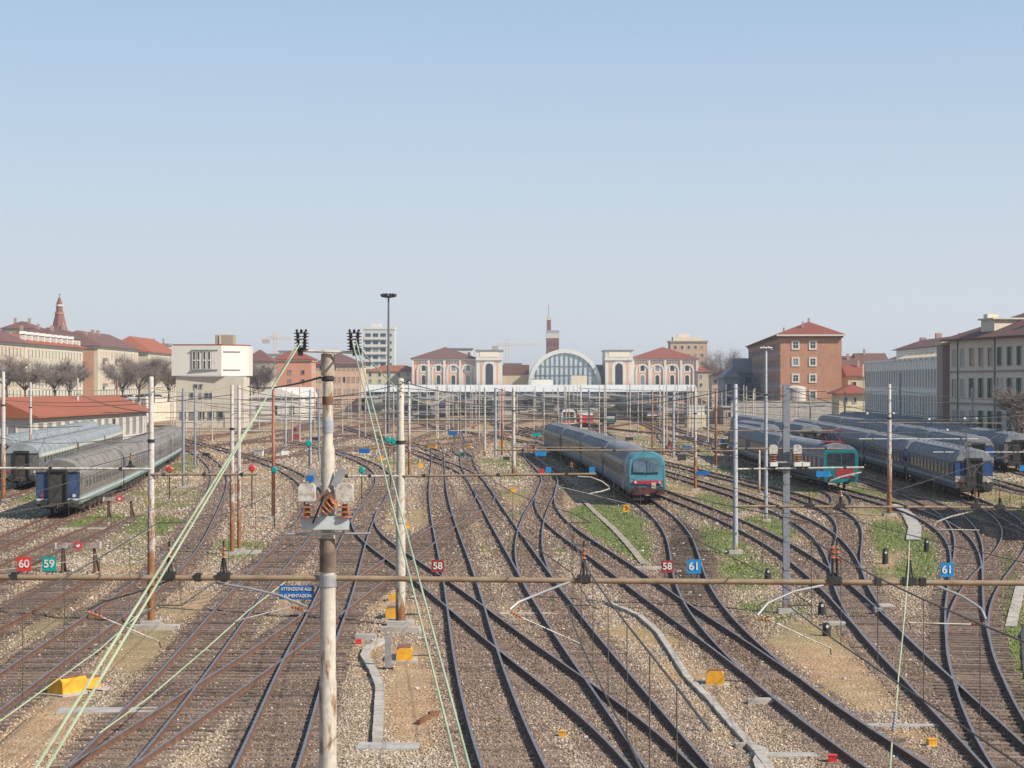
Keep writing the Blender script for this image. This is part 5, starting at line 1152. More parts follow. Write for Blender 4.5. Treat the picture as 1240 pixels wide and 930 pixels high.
b = B('apartment_tower', 'tan orange block with stepped top behind the right station wing', 'building', (XW(812, 1000), 1000), 18.5, 16, ZW(414, 1000), PLASTER('tan_orange_plaster', (.50,.32,.20), .85)); b.roof('flat', m_tan, .8, .5); b.win('F', lin(2.5, 16, 5), [b.h-2.5, b.h-6.5, b.h-10.5], 1.2, 1.6); b.box('attic', (1.5, 2, b.h+.82), (16, 12, b.h+2.8), m_beige, b.rf); b.box('roof_house', (4, 5, b.h+2.8), (10, 9, b.h+4.2), m_beige, b.rf)
b = B('yellow_building', 'low yellow building with red hipped roof behind the middle mast', 'building', (XW(443, 900), 900), 25.5, 16, ZW(449, 900), m_yel); b.roof('hip', m_tileo, 2.8, .6); b.win('F', lin(2, 23.5, 6), [ZW(453, 900), ZW(461, 900)], 1.1, 1.6)
b = B('salmon_block', 'salmon block with low red roof behind the foreground mast', 'building', (XW(331, 600), 600), 11.5, 14, ZW(434, 600), m_salmon); b.roof('hip', m_tile, 3.0, .7, cornice=m_beige); b.win('F', [5, 9], [ZW(450, 600), ZW(461, 600)], .9, 1.2, 'rect', m_salmon)
b.win('R', [3, 7, 11], [13, 9, 5], 1.0, 1.6, 'rect', m_stone)
b = B('pink_block', 'long pinkish beige block right of the foreground mast head', 'building', (XW(378, 625), 625), 15.5, 20, ZW(440, 625), m_pink, 0); b.roof('hip', m_tileb, 3.6, .7, cornice=m_stone); b.win('F', lin(1.2, 14.6, 10), [14.0, 10.2, 6.4, 2.6], .7, 1.7, 'rect', m_pink, m_tan, .08)
for i, (x, wd, D, lab) in enumerate([(303, 12, 470, 'white gabled shed with pale roof below the salmon block'), (330, 9, 480, 'second white gabled shed right beside the first')]):
    b = B('gabled_shed', lab, 'shed', (XW(x, D), D), wd, 14, 5.8, m_wht); b.roof('gablex' if i else 'gabley', m_wht, 2.2, .5); b.win('F', lin(2, wd-2, 3), [2.6], .7, 2.0, 'rect', m_tan)
b = B('villa', 'cream house with brown roof right of the white signal box', 'house', (XW(296, 560), 560), 7.5, 12, ZW(436, 560), m_cream2); b.roof('hip', m_tileb, 3.2, .6); b.win('F', [2, 5.4], [13.5, 10], 1, 1.5)
for i, (x, wd, D, yt, m, lab) in enumerate([(318, 15, 900, 430, m_wht, 'white rooftop building under the left crane'), (338, 9, 900, 426, m_beige, 'beige attic building right of the left crane'), (378, 18, 760, 440, m_tan, 'tan building glimpsed behind the foreground mast'), (610, 8, 1000, 441, m_wht, 'small white tower house left of the glazed arch'), (500, 14, 1000, 436, m_beige, 'beige roofs between the tower block and left station wing'), (545, 10, 960, 423, m_wht, 'white attic above the left station wing roof'), (845, 14, 820, 450, m_cream, 'cream balconied house right of the station canopy'), (862, 10, 760, 455, m_pink, 'pink house with red roof left of the grey depot'), (846, 9, 900, 447, m_salmon, 'orange brick house behind the balconied house')]):
    b = B('town_house', lab, 'house', (XW(x, D), D), wd*D/900, 12, ZW(yt, D)-GZ, m); b.roof('hip' if i > 5 else 'flat', m_tileo if i > 5 else m_lead, 2.2 if i > 5 else .6, .5); w0 = wd*D/900; b.win('F', lin(1.4, w0-1.4, 3), [b.h-2.2, b.h-5.6, b.h-9], 1.0, 1.5)
b = B('trackside_hut', 'small white gabled hut on a tan base at the right end of the canopy', 'hut', (XW(834, 400), 400), 3.2, 6, 5.0, m_wht, 0, 0); b.roof('gabley', m_tileb, 1.0, .35); b.box('base', (-.3, -.4, -.2), (3.5, 6.3, 2.4), m_yel); b.win('F', [1.6], [3.7], .5, .9)
b = B('loading_bank', 'yellow tan loading bank right of the small gabled hut', 'shed', (XW(858, 440), 440), 6.0, 14, 2.6, m_yel); b.roof('flat', m_tan, .3, .2); b.win('F', [1.5, 3.4], [2.0], .7, 1.0)
# cranes
for x, y, D, xj0, xj1, lab in [(333, 411, 1000, 318, 352, 'small tower crane above the roofs left of the foreground mast'), (614, 419, 1100, 596, 650, 'pale tower crane with long jib left of the civic tower')]:
    p = P(x, y, D); t = thing('tower_crane', lab, 'crane', (p.x, D, GZ)); m_ = MAT('crane_paint', (.60,.45,.33), (.5,.38,.28), 1, .6); hh = p.z-GZ
    tw = MB()
    for a in (-.7, .7):
        for c in (-.7, .7): tw.b2((a-.14, c-.14, 0), (a+.14, c+.14, hh+4))
    for i in range(int(hh/2)): tw.box((0, -.7, 1+i*2), (.12, .1, 2.6), ry=.75*(1 if i % 2 else -1)); tw.box((.7, 0, 1+i*2), (.1, .12, 2.6), rx=.75*(1 if i % 2 else -1))
    tw.build('tower', m_, t)
    j = MB(); a, c = XW(xj0, D)-p.x, XW(xj1, D)-p.x
    for dy in (-.5, .5): j.b2((a, dy-.12, hh), (c, dy+.12, hh+.25))
    j.b2((a*.8, -.1, hh+1.1), (c*.9, .1, hh+1.3))
    for i in range(18): j.box((a+(c-a)*(i+.5)/18, 0, hh+.6), (.14, .14, 1.4), ry=.6*(1 if i % 2 else -1))
    j.build('jib', m_, t); MB().b2((a-.2, -.9, hh-2), (a+3.4, .9, hh)).build('counterweight', m_conc, t)
# --- left side: raised street and its apartment row
st = struct(MB().b2((-260, 300, GZ-.5), (-84, 1000, 4.6)).build('street_terrace', m_conc))
t = thing('retaining_wall', 'low retaining wall of the raised street at the left', 'wall', (-84, 300, GZ)); MB().b2((0, 0, 0), (.6, 500, 5.6)).build('wall', m_beige, t)
zt = 4.6
b = B('apartment_block', 'long cream apartment block with brown roof at the far left edge', 'building', (-130, 405), 14, 72, 13.9, m_cream, 1.2, zt); b.roof('hip', m_tileb, 4.4, .9, cornice=m_stone).chim([(11, y, 16.5) for y in (10, 24, 40, 52)], 1.5, 1.0)
b.win('R', lin(4, 68, 18), [11.5, 7.9, 4.4], 1.15, 2.3, 'rect', m_stone, m_louv, .22); b.win('R', lin(4, 68, 18), [1.6], 1.3, 2.0, 'rect', m_stone, m_glass, .2)
b = B('apartment_block', 'cream apartment block with orange roof edge and row of white dormers at the left', 'building', (-131.6, 478), 14, 70, 14.0, m_cream2, .9, zt); b.roof('hip', m_tileo, 2.6, 1.0, cornice=m_stone)
b.win('R', lin(4, 66, 17), [11.4], 1.15, 2.1, 'rect', m_stone, m_louv, .25); b.win('R', lin(4, 66, 17), [7.8, 4.2], 1.2, 2.4, 'arch', m_stone, m_louv, .3); b.win('R', lin(4, 66, 17), [1.5], 1.4, 2.0, 'rect', m_stone, m_glass, .2)
for i in range(9):
    y = 6+i*7; d = MB(); d.b2((11.6, y-.55, 14.3), (12.9, y+.55, 16.2)); d.prism([(y-.75, 16.22), (y+.75, 16.22), (y, 16.9)], 'x', 11.4, 13.1); do = d.build('dormer', m_wht, b.rf)
b = B('apartment_block', 'brick sided apartment block with large brown roof left of centre', 'building', (-135, 572), 15.5, 66, 15.1, m_cream2, .7, zt); b.roof('hip', m_tileb, 4.6, .9, cornice=m_stone).chim([(10, 10, 18), (9, 25, 19), (9, 33, 19)], 1.4, 1.0)
b.box('brick_gable', (6, -.12, 0), (14.4, -.003, 14.0), m_brick); b.win('R', lin(4, 62, 15), [12.3, 8.6, 4.9], 1.3, 2.3, 'rect', m_stone, m_salmon, .2); b.win('R', lin(4, 62, 15), [1.6], 1.4, 2.0, 'rect', m_stone, m_glass, .2)
for z in (3.2, 10.6):
    for y in (8, 27, 46): b.box('balcony', (15.5, y-1.6, z), (16.6, y+1.6, z+1.0), m_lead)
b = B('apartment_block', 'cream apartment block with bright orange roof beside the white signal box', 'building', (-133.5, 646), 15, 60, 14.6, m_cream2, .5, zt); b.roof('hip', m_tileo, 5.2, .9, cornice=m_stone); b.win('R', lin(4, 56, 14), [12, 8.4, 4.8, 1.6], 1.2, 2.2, 'rect', m_stone, m_louv, .22)
for i, (X, D, wd, h_, lab, rm) in enumerate([(XW(-6,545), 545, 20, 23.5, 'cream rooftop house with terrace above the far left block', m_tileb), (XW(20,600), 600, 18, 25.5, 'pale house with brown roof left of the church spire', m_tileb), (XW(2,620), 620, 10, 28, 'highest pale attic at the left edge of the roofline', m_tileb), (XW(38,650), 650, 14, 26, 'cream attic house just below the church spire', m_tileb), (XW(140,770), 770, 20, 24, 'distant brown roofs right of the large brown roof', m_tile), (XW(176,900), 900, 10, 28, 'distant flat white attic above the bright orange roof', m_lead)]):
    b = B('roof_house', lab, 'house', (X, D), wd, 16, h_-zt-2, m_cream2, 0, zt); b.roof('hip' if i < 5 else 'flat', rm, 2.4 if i < 5 else 1, .6).chim([(wd*.3, 5, h_-zt), (wd*.7, 7, h_-zt)], 1.4, .8); b.win('F', lin(2, wd-2, 4), [h_-zt-4], 1, 1.6); b.win('R', [4, 8, 12], [h_-zt-4], 1, 1.6)
Dp = 760; t = thing('church_spire', 'dark red brick church spire rising over the left roofs', 'church', (XW(72, Dp), Dp, 0)); zq = lambda y: ZW(y, Dp)
MB().lathe([(3.4, 10), (3.4, zq(402)), (3.0, zq(398)), (1.75, zq(382)), (1.75, zq(378)), (1.35, zq(377)), (1.2, zq(368))], n=8).build('spire', m_brickd, t)
MB().lathe([(1.45, zq(381)), (1.9, zq(380)), (1.9, zq(379)), (1.4, zq(378))], n=8).build('gallery', m_brick, t); MB().lathe([(1.3, zq(370)), (1.15, zq(367)), (.55, zq(362)), (.12, zq(359)), (.12, zq(356))], n=8).build('lantern', m_brickd, t); MB().lathe([(1.4, zq(371)), (1.5, zq(370)), (1.3, zq(369))], n=8).build('stone_ring', m_stone, t)
for sx in (-1, 1): MB().prism([(sx*1.2, zq(402)), (sx*3.6, zq(402)), (sx*2.2, zq(391))], 'y', -3.6, -3.2).build('pinnacle', m_stone, t)
MB().b2((-.6, -.1, zq(357)), (.6, .1, zq(356.4))).build('cross_arm', m_lead, t)
# white signal box
Dx = 400; A = (XW(212, Dx), Dx); b = B('signal_box', 'white cantilevered signal box with two rows of tall windows', 'signal box', (A[0]+.0, A[1]+1), 13.7, 9, ZW(456, Dx)-GZ+.02, PLASTER('cool_grey_beige', (.52,.46,.37), .85), 0)
z0, z1 = ZW(455, Dx)-GZ, ZW(418.5, Dx)-GZ
up = MB(); xa2, xm, xb2 = -.8, XW(268, Dx)-A[0], 14.1
# upper storey: plan with a canted right face
pl = [(xa2, -.4), (xm, -1.0), (xb2, 4.4), (xb2, 11), (xa2, 11)]
up.prism(pl, 'z', z0, z1); uo = up.build('upper_storey', m_wht, b.t)
b.box('window_lintel', (3.2, -1.05, z0+5.05), (8.6, -.75, z0+5.25), m_lead); b.box('window_sill', (3.2, -1.1, z0+1.1), (8.6, -.75, z0+1.32), m_lead)
wm = wmesh(.42, 1.75, 'rect', m_wht, m_glass, .1)
for z in (z0+4.0, z0+2.25):
    for u in (3.8, 4.7, 5.9, 6.85, 7.75): o = bpy.data.objects.new('window', wm); COL.objects.link(o); o.parent = b.t; o.location = (u, -.86, z)
dv = Vector((xb2-xm, 5.4)); an = math.atan2(5.4, xb2-xm)
for z in (z0+1.2, z0+4.9): MB().box((xm+dv.x*.38, -1.0+dv.y*.38-.05, z), (4.4, .3, .18), an).build('sunshade_rail', m_lead, uo)
MB().prism([(xa2+.3, 0), (xm, -.5), (xb2-.3, 4.8), (xb2-.3, 10.6), (xa2+.3, 10.6)], 'z', z1, z1+.3).build('roof', m_tile, uo)
MB().b2((7.3, 4, z1+.3), (11.0, 8, z1+2.3)).build('lift_house', m_tan, uo); MB().tube([(8.3, 3.9, z1+.3), (8.3, 3.9, z1+2.2)], .12, 6).build('vent_pipe', m_wht, uo)
b.win('F', [4.0, 5.1], [8.3], .5, .7, 'rect', m_lead); b.win('F', [3.2, 5.1, 6.2, 7.1], [6.4], .45, 1.0, 'rect', m_lead); b.win('F', lin(1.5, 9, 5), [2.4], .9, 1.3, 'rect', m_lead)
# red roofed shed
b = B('goods_shed', 'long low shed with orange red roof at the left behind the coaches', 'shed', (-75, 268), 10.5, 62, 4.4, PLASTER('grey_white_wall', (.50,.48,.44), .8), -3.5); b.roof('gabley', m_tileo, 2.6, .8); b.win('R', lin(3, 58, 14), [2.2], 1.6, 2.4, 'rect', m_tan, m_lead, .15); b.win('F', [3, 7.5], [2.2], 1.1, 1.5)
# parked cars on the raised street
def car():
    t = thing('parked_car', 'small pale car parked on the raised street above the shed', 'car', (0,0,0), 0, 'cars parked on the raised street')
    MB().prism([(-2,.3),(2,.3),(2,.75),(1.5,.85),(-1.9,.9),(-2,.75)], 'x', -.8, .8).build('body', m_white, t)
    MB().prism([(-1.7,.88),(1.0,.88),(.5,1.38),(-1.2,1.4)], 'x', -.7, .7).build('cabin', m_glass, t)
    for sx in (-.75, .75):
        for y in (-1.25, 1.25): MB().lathe([(.3, -.08), (.3, .08)], (sx, y, .3), 12, 0, (1, 0, 0)).build('wheel', m_black, t)
    return t
c = car(); rr = random.Random(2)
for i in range(14):
    o = c if i == 0 else copy_tree(c); o.location = (-88.5 - (i % 2)*5, 360+i*11, zt); o.rotation_euler.z = math.pi/2+rr.uniform(-.1,.1)
# ------------------------------------------------------------------ yard furniture
def point_machine(x, y, rz, lab, L=1.3, sc=1.0, lid=True):
    p = G(x, y, GZ); t = thing('point_machine', lab, 'point machine', p, rz)
    mb = MB(); mb.prism([(-.26*sc, .05), (.26*sc, .05), (.24*sc, .34*sc), (.16*sc, .42*sc), (-.16*sc, .42*sc), (-.24*sc, .34*sc)], 'y', -L*.5, L*.12); mb.b2((-.2*sc, L*.12, .05), (.2*sc, L*.5, .33*sc)); mb.build('casing', m_orange, t)
    if lid: MB().b2((-.19*sc, -L*.46, .42*sc), (.19*sc, L*.10, .45*sc)).build('lid', m_rustlid, t); MB().b2((-.22*sc, L*.13, .33*sc), (.22*sc, L*.5, .355*sc)).build('lid', m_rustlid, t)
    MB().b2((-.4*sc, -L*.6, -.06), (.4*sc, L*.6, .05)).build('base_slab', m_conc, t); MB().tube([(0, 0, .12), (.95, .1, .10)], .02, 6).build('drive_rod', m_dark, t); return t
point_machine(91, 838, -.55, 'long yellow point machine box left of the double track, at the lower left', 1.6, 1.15)
point_machine(490, 798, .05, 'yellow point machine box with rusty lid, nearest below the middle mast', 1.5, 1.05)
point_machine(476, 748, .02, 'yellow point machine box behind the grey post, left of the middle mast foot', 1.3, 1.0)
point_machine(477, 728, .02, 'small yellow point machine box farthest up beside the middle mast', .8, .8, False)
point_machine(866, 829, -.1, 'yellow box with brown lid by the pale cable trough, right of centre', .7, 1.05)
def ybox(x, y, sz, lab, m=m_orange):
    p = G(x, y, GZ); t = thing('junction_box', lab, 'junction box', p, random.uniform(-.2, .2)); MB().b2((-sz/2, -sz/2, 0), (sz/2, sz/2, sz*.9)).build('casing', m, t); MB().b2((-sz*.55, -sz*.55, sz*.9), (sz*.55, sz*.55, sz*.98)).build('lid', m, t); MB().b2((-sz*.7, -sz*.7, -.05), (sz*.7, sz*.7, .03)).build('footing', m_conc, t)
ybox(1128, 904, .2, 'small yellow junction box at the lower right between two tracks'); ybox(681, 893, .17, 'small yellow junction box between the centre tracks at the bottom'); ybox(1008, 924, .2, 'small red junction box at the bottom edge, right', m_red)
ybox(621, 597, .42, 'orange junction box at the foot of the thick cream mast left of the train'); ybox(509, 566, .5, 'orange box beside the rusty slim mast behind the middle mast'); ybox(493, 640, .3, 'orange box at the right foot of the middle mast, farther up'); ybox(608, 541, .6, 'orange box among the clustered masts left of the centre train')
ybox(1063, 745, .28, 'grey junction box beside the right hand switch', m_tube_grey); ybox(434, 781, .2, 'small red junction box left of the grey post', m_red); ybox(1016, 682, .22, 'tiny red box in the grass below the silver pole', m_red)
for x, y, wd, dp, hg, lab in [(925, 853, .9, .35, .16, 'pale concrete drain cover at the right beside the long track'), (1010, 757, .8, .5, .12, 'grey slab left of the right hand switch'), (485, 765, 1.4, .4, .18, 'pale concrete sleeper stub across the foot of the middle mast'), (443, 775, .7, .4, .2, 'grey concrete block left of the grey post'), (470, 905, 1.5, .8, .05, 'flat brown slab at the bottom centre'), (640, 744, 2.2, .5, .05, 'pale slab under the steady arm of the centre insulator'), (790, 690, 1.6, .5, .14, 'white concrete beam at the end of the dirt path'), (130, 862, 2.6, .8, .06, 'tan slab in front of the long yellow point machine'), (190, 762, 1.6, .4, .16, 'white concrete footing beside the rusty left mast'), (300, 671, 1.4, .5, .2, 'white concrete footing beside the twin rusty masts'), (100, 641, 3.0, .5, .08, 'white plank lying by the farther buffer stop'), (1065, 735, 1.0, .8, .10, 'pale concrete pad beneath the hanging green cable'), (950, 915, 1.6, .5, .04, 'reddish brown slab at the lower right'), (1100, 880, 2.4, .4, .05, 'long tan slab crossing below the strain insulator')]:
    p = G(x, y, GZ); t = thing('concrete_block', lab, 'concrete block', p, random.uniform(-.08, .08)); MB().b2((-wd/2, -dp/2, -.03), (wd/2, dp/2, hg)).build('block', m_concw if 'white' in lab or 'pale' in lab else m_conc, t); MB().b2((-wd*.3, -dp*.3, hg), (wd*.3, dp*.3, hg+.015)).build('cover', m_conc, t)
t = thing('steel_post', 'upright grey steel post before the yellow point machine boxes', 'post', G(470, 810, GZ)); hp = 1.28
MB().b2((-.1, -.07, 0), (.1, .07, hp*.75)).build('post', m_tube_grey, t); MB().b2((-.09, -.07, hp*.75), (-.06, .07, hp)).build('fork', m_tube_grey, t); MB().b2((.06, -.07, hp*.75), (.09, .07, hp)).build('fork', m_tube_grey, t); MB().b2((-.16, -.12, -.05), (.16, .12, .05)).build('foot_plate', m_dark, t)
# buffer stops
def buffer_stop(x, y, lab, sc=1.0, wdt=2.2):
    p = G(x, y, GZ); t = thing('buffer_stop', lab, 'buffer stop', p, .02); z = 1.28
    MB().b2((-wdt/2, -.1, z-.12), (wdt/2, .08, z+.12)).build('beam', MAT('weathered_white_beam', (.42,.36,.31), (.16,.09,.07), 3, .8), t)
    for sx in (-.72, .72): MB().tube([(sx, .05, z-.1), (sx*1.05, .02, 0)], .075, 6).tube([(sx, .1, z-.2), (sx*1.1, .9, 0)], .06, 6).build('leg', MAT('rusty_leg', (.12,.06,.045), (.07,.04,.03), 4, .85), t)
    for sx in (-wdt*.47, wdt*.47): MB().b2((sx-.04, -.12, z-.13), (sx+.04, .09, z+.13)).build('end_band', m_white, t)
    d = MB().lathe([(.20, 0), (.20, .03)], (0, -.1, z+.02), 20, 0, (0, -1, 0)).build('target', m_red, t); MB().lathe([(.09, 0), (.09, .02)], (0, -.13, z+.02), 16, 0, (0, -1, 0)).build('target_centre', m_white, d)
buffer_stop(95, 694, 'nearer rusty buffer stop with red and white disc behind the teal 59 board')
buffer_stop(145, 628, 'farther buffer stop with small red disc beside the round orange 2 sign')
# small debris
def rail_bit(x, y, ang, L, lab): 
    p = G(x, y, GZ+.05); tag(MB().b2((-L/2, -.05, -.03), (L/2, .05, .08)).build('rail_offcut', m_rail_rust, None, loc=p), lab, 'rail offcut').rotation_euler.z = ang
rail_bit(513, 872, 1.3, .9, 'short red brown rail offcut lying on the sandy patch'); rail_bit(525, 865, .6, .3, 'tiny rust coloured offcut right of the sandy patch')
db = MB(); rr = random.Random(4)
for i in range(160):
    y = rr.uniform(540, 928); x = rr.uniform(0, 1240); p = G(x, y, GZ+.03); s = rr.uniform(.03, .09)*(1+(930-y)/400)
    db.box(p, (s*rr.uniform(.6,1.8), s, s*.5), rr.random()*3, rx=rr.uniform(-.4,.4))
struct(db.build('pale_stones', MAT('pale_rubble', (.62,.58,.52), (.36,.32,.28), 1.5, .9, island=.6)), 'stuff')
# signal relay stumps
for x, y, h_, lab in [(1072, 683, .75, 'dark stubby signal stump on the grey path left of the blue 61 board'), (1122, 668, .7, 'dark signal stump in the grass left of the shaded rails'), (995, 745, .5, 'small dark ground signal right of the grey steel mast'), (1001, 770, .45, 'dark ground signal with white top below the twin insulators'), (930, 702, .5, 'stubby grey ground signal at the right of the grass')]:
    t = thing('ground_signal', lab, 'ground signal', G(x, y, GZ)); MB().lathe([(.16, 0), (.14, h_*.7), (.09, h_), (.04, h_*1.05)], n=10).build('body', m_dark, t); MB().lathe([(.06, 0), (.05, .03)], (0, -.13, h_*.75), 10, 0, (0,-1,0)).build('lens', m_white, t)
# grass tufts: uncountable
tf = MB(); rr = random.Random(9); iy = np.where((gv > .45) & (YY < 220) & (np.abs(XX) < YY*.30))
sel = list(zip(*iy)); rr.shuffle(sel)
for a, b_ in sel[:9000]:
    x, y, z = XX[a, b_]+rr.uniform(-.2,.2), YY[a, b_]+rr.uniform(-.2,.2), ZZ[a, b_]
    for q in range(3):
        an = rr.random()*6.28; hh = rr.uniform(.03, .12); w0 = .03+.02*rr.random(); dx, dy = math.cos(an)*w0, math.sin(an)*w0
        lx, ly = rr.uniform(-.08,.08), rr.uniform(-.08,.08); ox, oy = rr.uniform(-.15,.15), rr.uniform(-.15,.15)
        tf.add([(x+ox-dx, y+oy-dy, z), (x+ox+dx, y+oy+dy, z), (x+ox+lx, y+oy+ly, z+hh)], [(0, 1, 2)])
struct(tf.build('grass', MAT('grass_blades', (.16,.185,.05), (.20,.165,.075), .9, .8, island=.6), fix=False), 'stuff')

# dwarf signals and lineside boxes out in the throat
ds = None; rr = random.Random(21); cols_ = [m_white, m_offw, m_orange, m_maroon, m_teal, m_sblue, m_tube_grey, m_dark]
for i in range(90):
    y = rr.uniform(497, 560); x = rr.uniform(200, 900); p = G(x, y, GZ); k = i % len(cols_)
    if ds is None: ds = {}
    if k not in ds:
        t = thing('lineside_cabinet', '%s lineside cabinet among the far tracks' % ['white', 'cream', 'orange', 'maroon', 'teal', 'blue', 'grey', 'black'][k], 'cabinet', p, 0, '%s cabinets among the far tracks' % ['white', 'cream', 'orange', 'maroon', 'teal', 'blue', 'grey', 'black'][k])
        MB().b2((-.45, -.3, .05), (.45, .3, 1.0)).build('casing', cols_[k], t); MB().b2((-.5, -.35, 1.0), (.5, .35, 1.08)).build('lid', m_conc, t); MB().b2((-.5, -.35, -.1), (.5, .35, .05)).build('footing', m_conc, t); ds[k] = t; o = t
    else: o = copy_tree(ds[k])
    o.location = p; o.rotation_euler.z = rr.uniform(-.3, .3); s = rr.uniform(.4, .85); o.scale = (s*rr.uniform(.8, 1.8), s, s*rr.uniform(.6, 1.2))
# ------------------------------------------------------------------ bare trees
m_bark = MAT('grey_brown_bark', (.13,.10,.085), (.08,.06,.055), 3, .9); m_twig = MAT('purple_brown_twigs', (.27,.215,.185), (.19,.15,.13), .5, .9)
def bare_tree(X, Y, Z, hgt, rad, lab, grp, seed):
    t = thing('bare_tree', lab, 'tree', (X, Y, Z), 0, grp); rr = random.Random(seed); tr = MB(); tw = MB()
    tr.tube([(0, 0, 0), (.1, 0, hgt*.2), (0, .1, hgt*.38)], [.28, .22, .17], 8)
    tips = []
    for i in range(11):
        a = i*2.4+rr.random(); z0_ = hgt*rr.uniform(.24, .4); l = rad*rr.uniform(.55, 1.0); e = (math.cos(a)*l, math.sin(a)*l, z0_+hgt*rr.uniform(.25, .58)); mid = (e[0]*.45, e[1]*.45, z0_+(e[2]-z0_)*.62)
        tr.tube([(0, 0, z0_), mid, e], [.11, .075, .03], 5); tips += [(mid, e)]
    for mid, e in tips:
        for k in range(105):
            f_ = rr.random(); s = Vector(mid).lerp(Vector(e), f_); d = Vector((rr.gauss(0, 1), rr.gauss(0, 1), rr.gauss(.7, .7))).normalized()*rad*rr.uniform(.22, .52); m_ = s+d*.5+Vector((rr.uniform(-.2,.2), rr.uniform(-.2,.2), rr.uniform(-.1,.2)))
            tw.tube([s, m_, s+d], [.024, .018, .009], 3, cap=False)
            for q in range(4):
                s2 = m_.lerp(s+d, rr.random()); d2 = Vector((rr.gauss(0, 1), rr.gauss(0, 1), rr.gauss(.5, .7))).normalized()*rad*rr.uniform(.1, .24); tw.tube([s2, s2+d2], [.016, .006], 3, cap=False)
    tr.build('trunk', m_bark, t, smooth=True); tw.build('crown', m_twig, t, fix=False); return t
gt = 'bare street trees before the left apartments'
for i, (x, D, hgt, rad, lab) in enumerate([(8, 395, 11.5, 4.6, 'bare tree at the extreme left before the cream block'), (30, 400, 10, 4.0, 'second bare tree from the left edge'), (66, 410, 10.2, 4.4, 'bare tree before the block with white dormers, its left tree'), (84, 415, 10, 4.2, 'bare tree before the block with white dormers, its right tree'), (148, 425, 10.5, 4.4, 'bare tree left of the tall group before the brown roofed block'), (168, 430, 11.5, 5.0, 'largest bare tree before the brown roofed block'), (186, 436, 11.5, 4.8, 'bare tree nearest the white signal box on its left'), (204, 445, 10, 4, 'bare tree half hidden by the left side of the signal box')]):
    bare_tree(XW(x, D), D, 4.6, hgt*.82, rad*1.05, lab, gt, i)
bare_tree(XW(316, 500), 500, GZ, 15.5, 4.5, 'bare tree in the gap between signal box and salmon block', 'bare trees by the sheds', 30); bare_tree(XW(303, 520), 520, GZ, 15, 4.2, 'bare tree right behind the signal box corner', 'bare trees by the sheds', 31)
bare_tree(XW(1236, 205), 205, GZ, 10, 2.7, 'slender bare tree before the green shuttered block at the right edge', 'bare trees at the right', 40)
bare_tree(XW(875, 760), 760, GZ, 22, 9, 'broad bare tree on the skyline left of the brick block', 'bare trees at the right', 41)

# ------------------------------------------------------------------ off frame shed that shades the lower right tracks
b = B('trackside_shed', 'tall grey trackside shed just outside the right edge', 'shed', (36.6, 106), 9, 26, 8.2, m_gw, 0); b.roof('gabley', m_lead, 1.2, .3); b.win('L', lin(3, 23, 5), [5], 2, 2, 'rect', m_gw)

# ------------------------------------------------------------------ overhead line
def ohl(tr, ys, z=5.25, zm=6.5, lab='', y1=None):
    pts = []; ptm = []; dr = []
    for a, b_ in zip(ys, ys[1:]):
        for i in range(9):
            f_ = i/8; y = a+(b_-a)*f_; x = xt(tr, y) + .18*math.cos(math.pi*f_); pts.append((x, y, z)); ptm.append((x, y, zm - 3.2*f_*(1-f_)*.32*min(1, (b_-a)/50)*2))
            if 0 < i < 8: dr.append(((x, y, z), ptm[-1]))
    t = thing('overhead_line', lab, 'overhead line', pts[0]); o = Vector(pts[0])
    MB().tube([Vector(p)-o for p in pts], .011, 5).build('contact_wire', m_wire, t); MB().tube([Vector(p)-o for p in ptm], .0105, 5).build('messenger_wire', m_wire, t)
    for a, b_ in dr[:98]: MB().tube([Vector(a)-o, Vector(b_)-o], .005, 4).build('dropper', m_wire, t)
L_ = 'overhead contact line above the '
for tr, lab in [('1', 'far left foreground track'), ('2', 'double left track'), ('4', 'track left of the foreground mast'), ('5', 'straight centre track'), ('7', 'curving track right of centre'), ('9', 'long track crossing to the lower right'), ('11', 'track beside the grey steel mast'), ('B', 'rightmost curving tracks')]:
    ohl(tr, [12, 30, 72, 108, 150, 200, 250, 299] if tr not in ('9',) else [12, 30, 72, 108, 150, 178], lab=L_+lab)
for tr, lab in [('10', 'track of the centre train'), ('A', 'track of the teal framed railcar'), ('15', 'track of the bright blue ended coaches'), ('S3', 'siding of the blue ended left coach')]:
    ohl(tr, [72, 108, 150, 200, 250, 299], lab=L_+lab)
def wire(a, b_, s, r, lab, m=m_wire): return tag(MB().tube(sag(a, b_, s), r, 5).build('span_wire', m, None, smooth=True), lab, 'wire', 'span wires between masts')
gy_ = MAT('yellowish_wire', (.34,.33,.22), (.26,.25,.17), 1, .6)
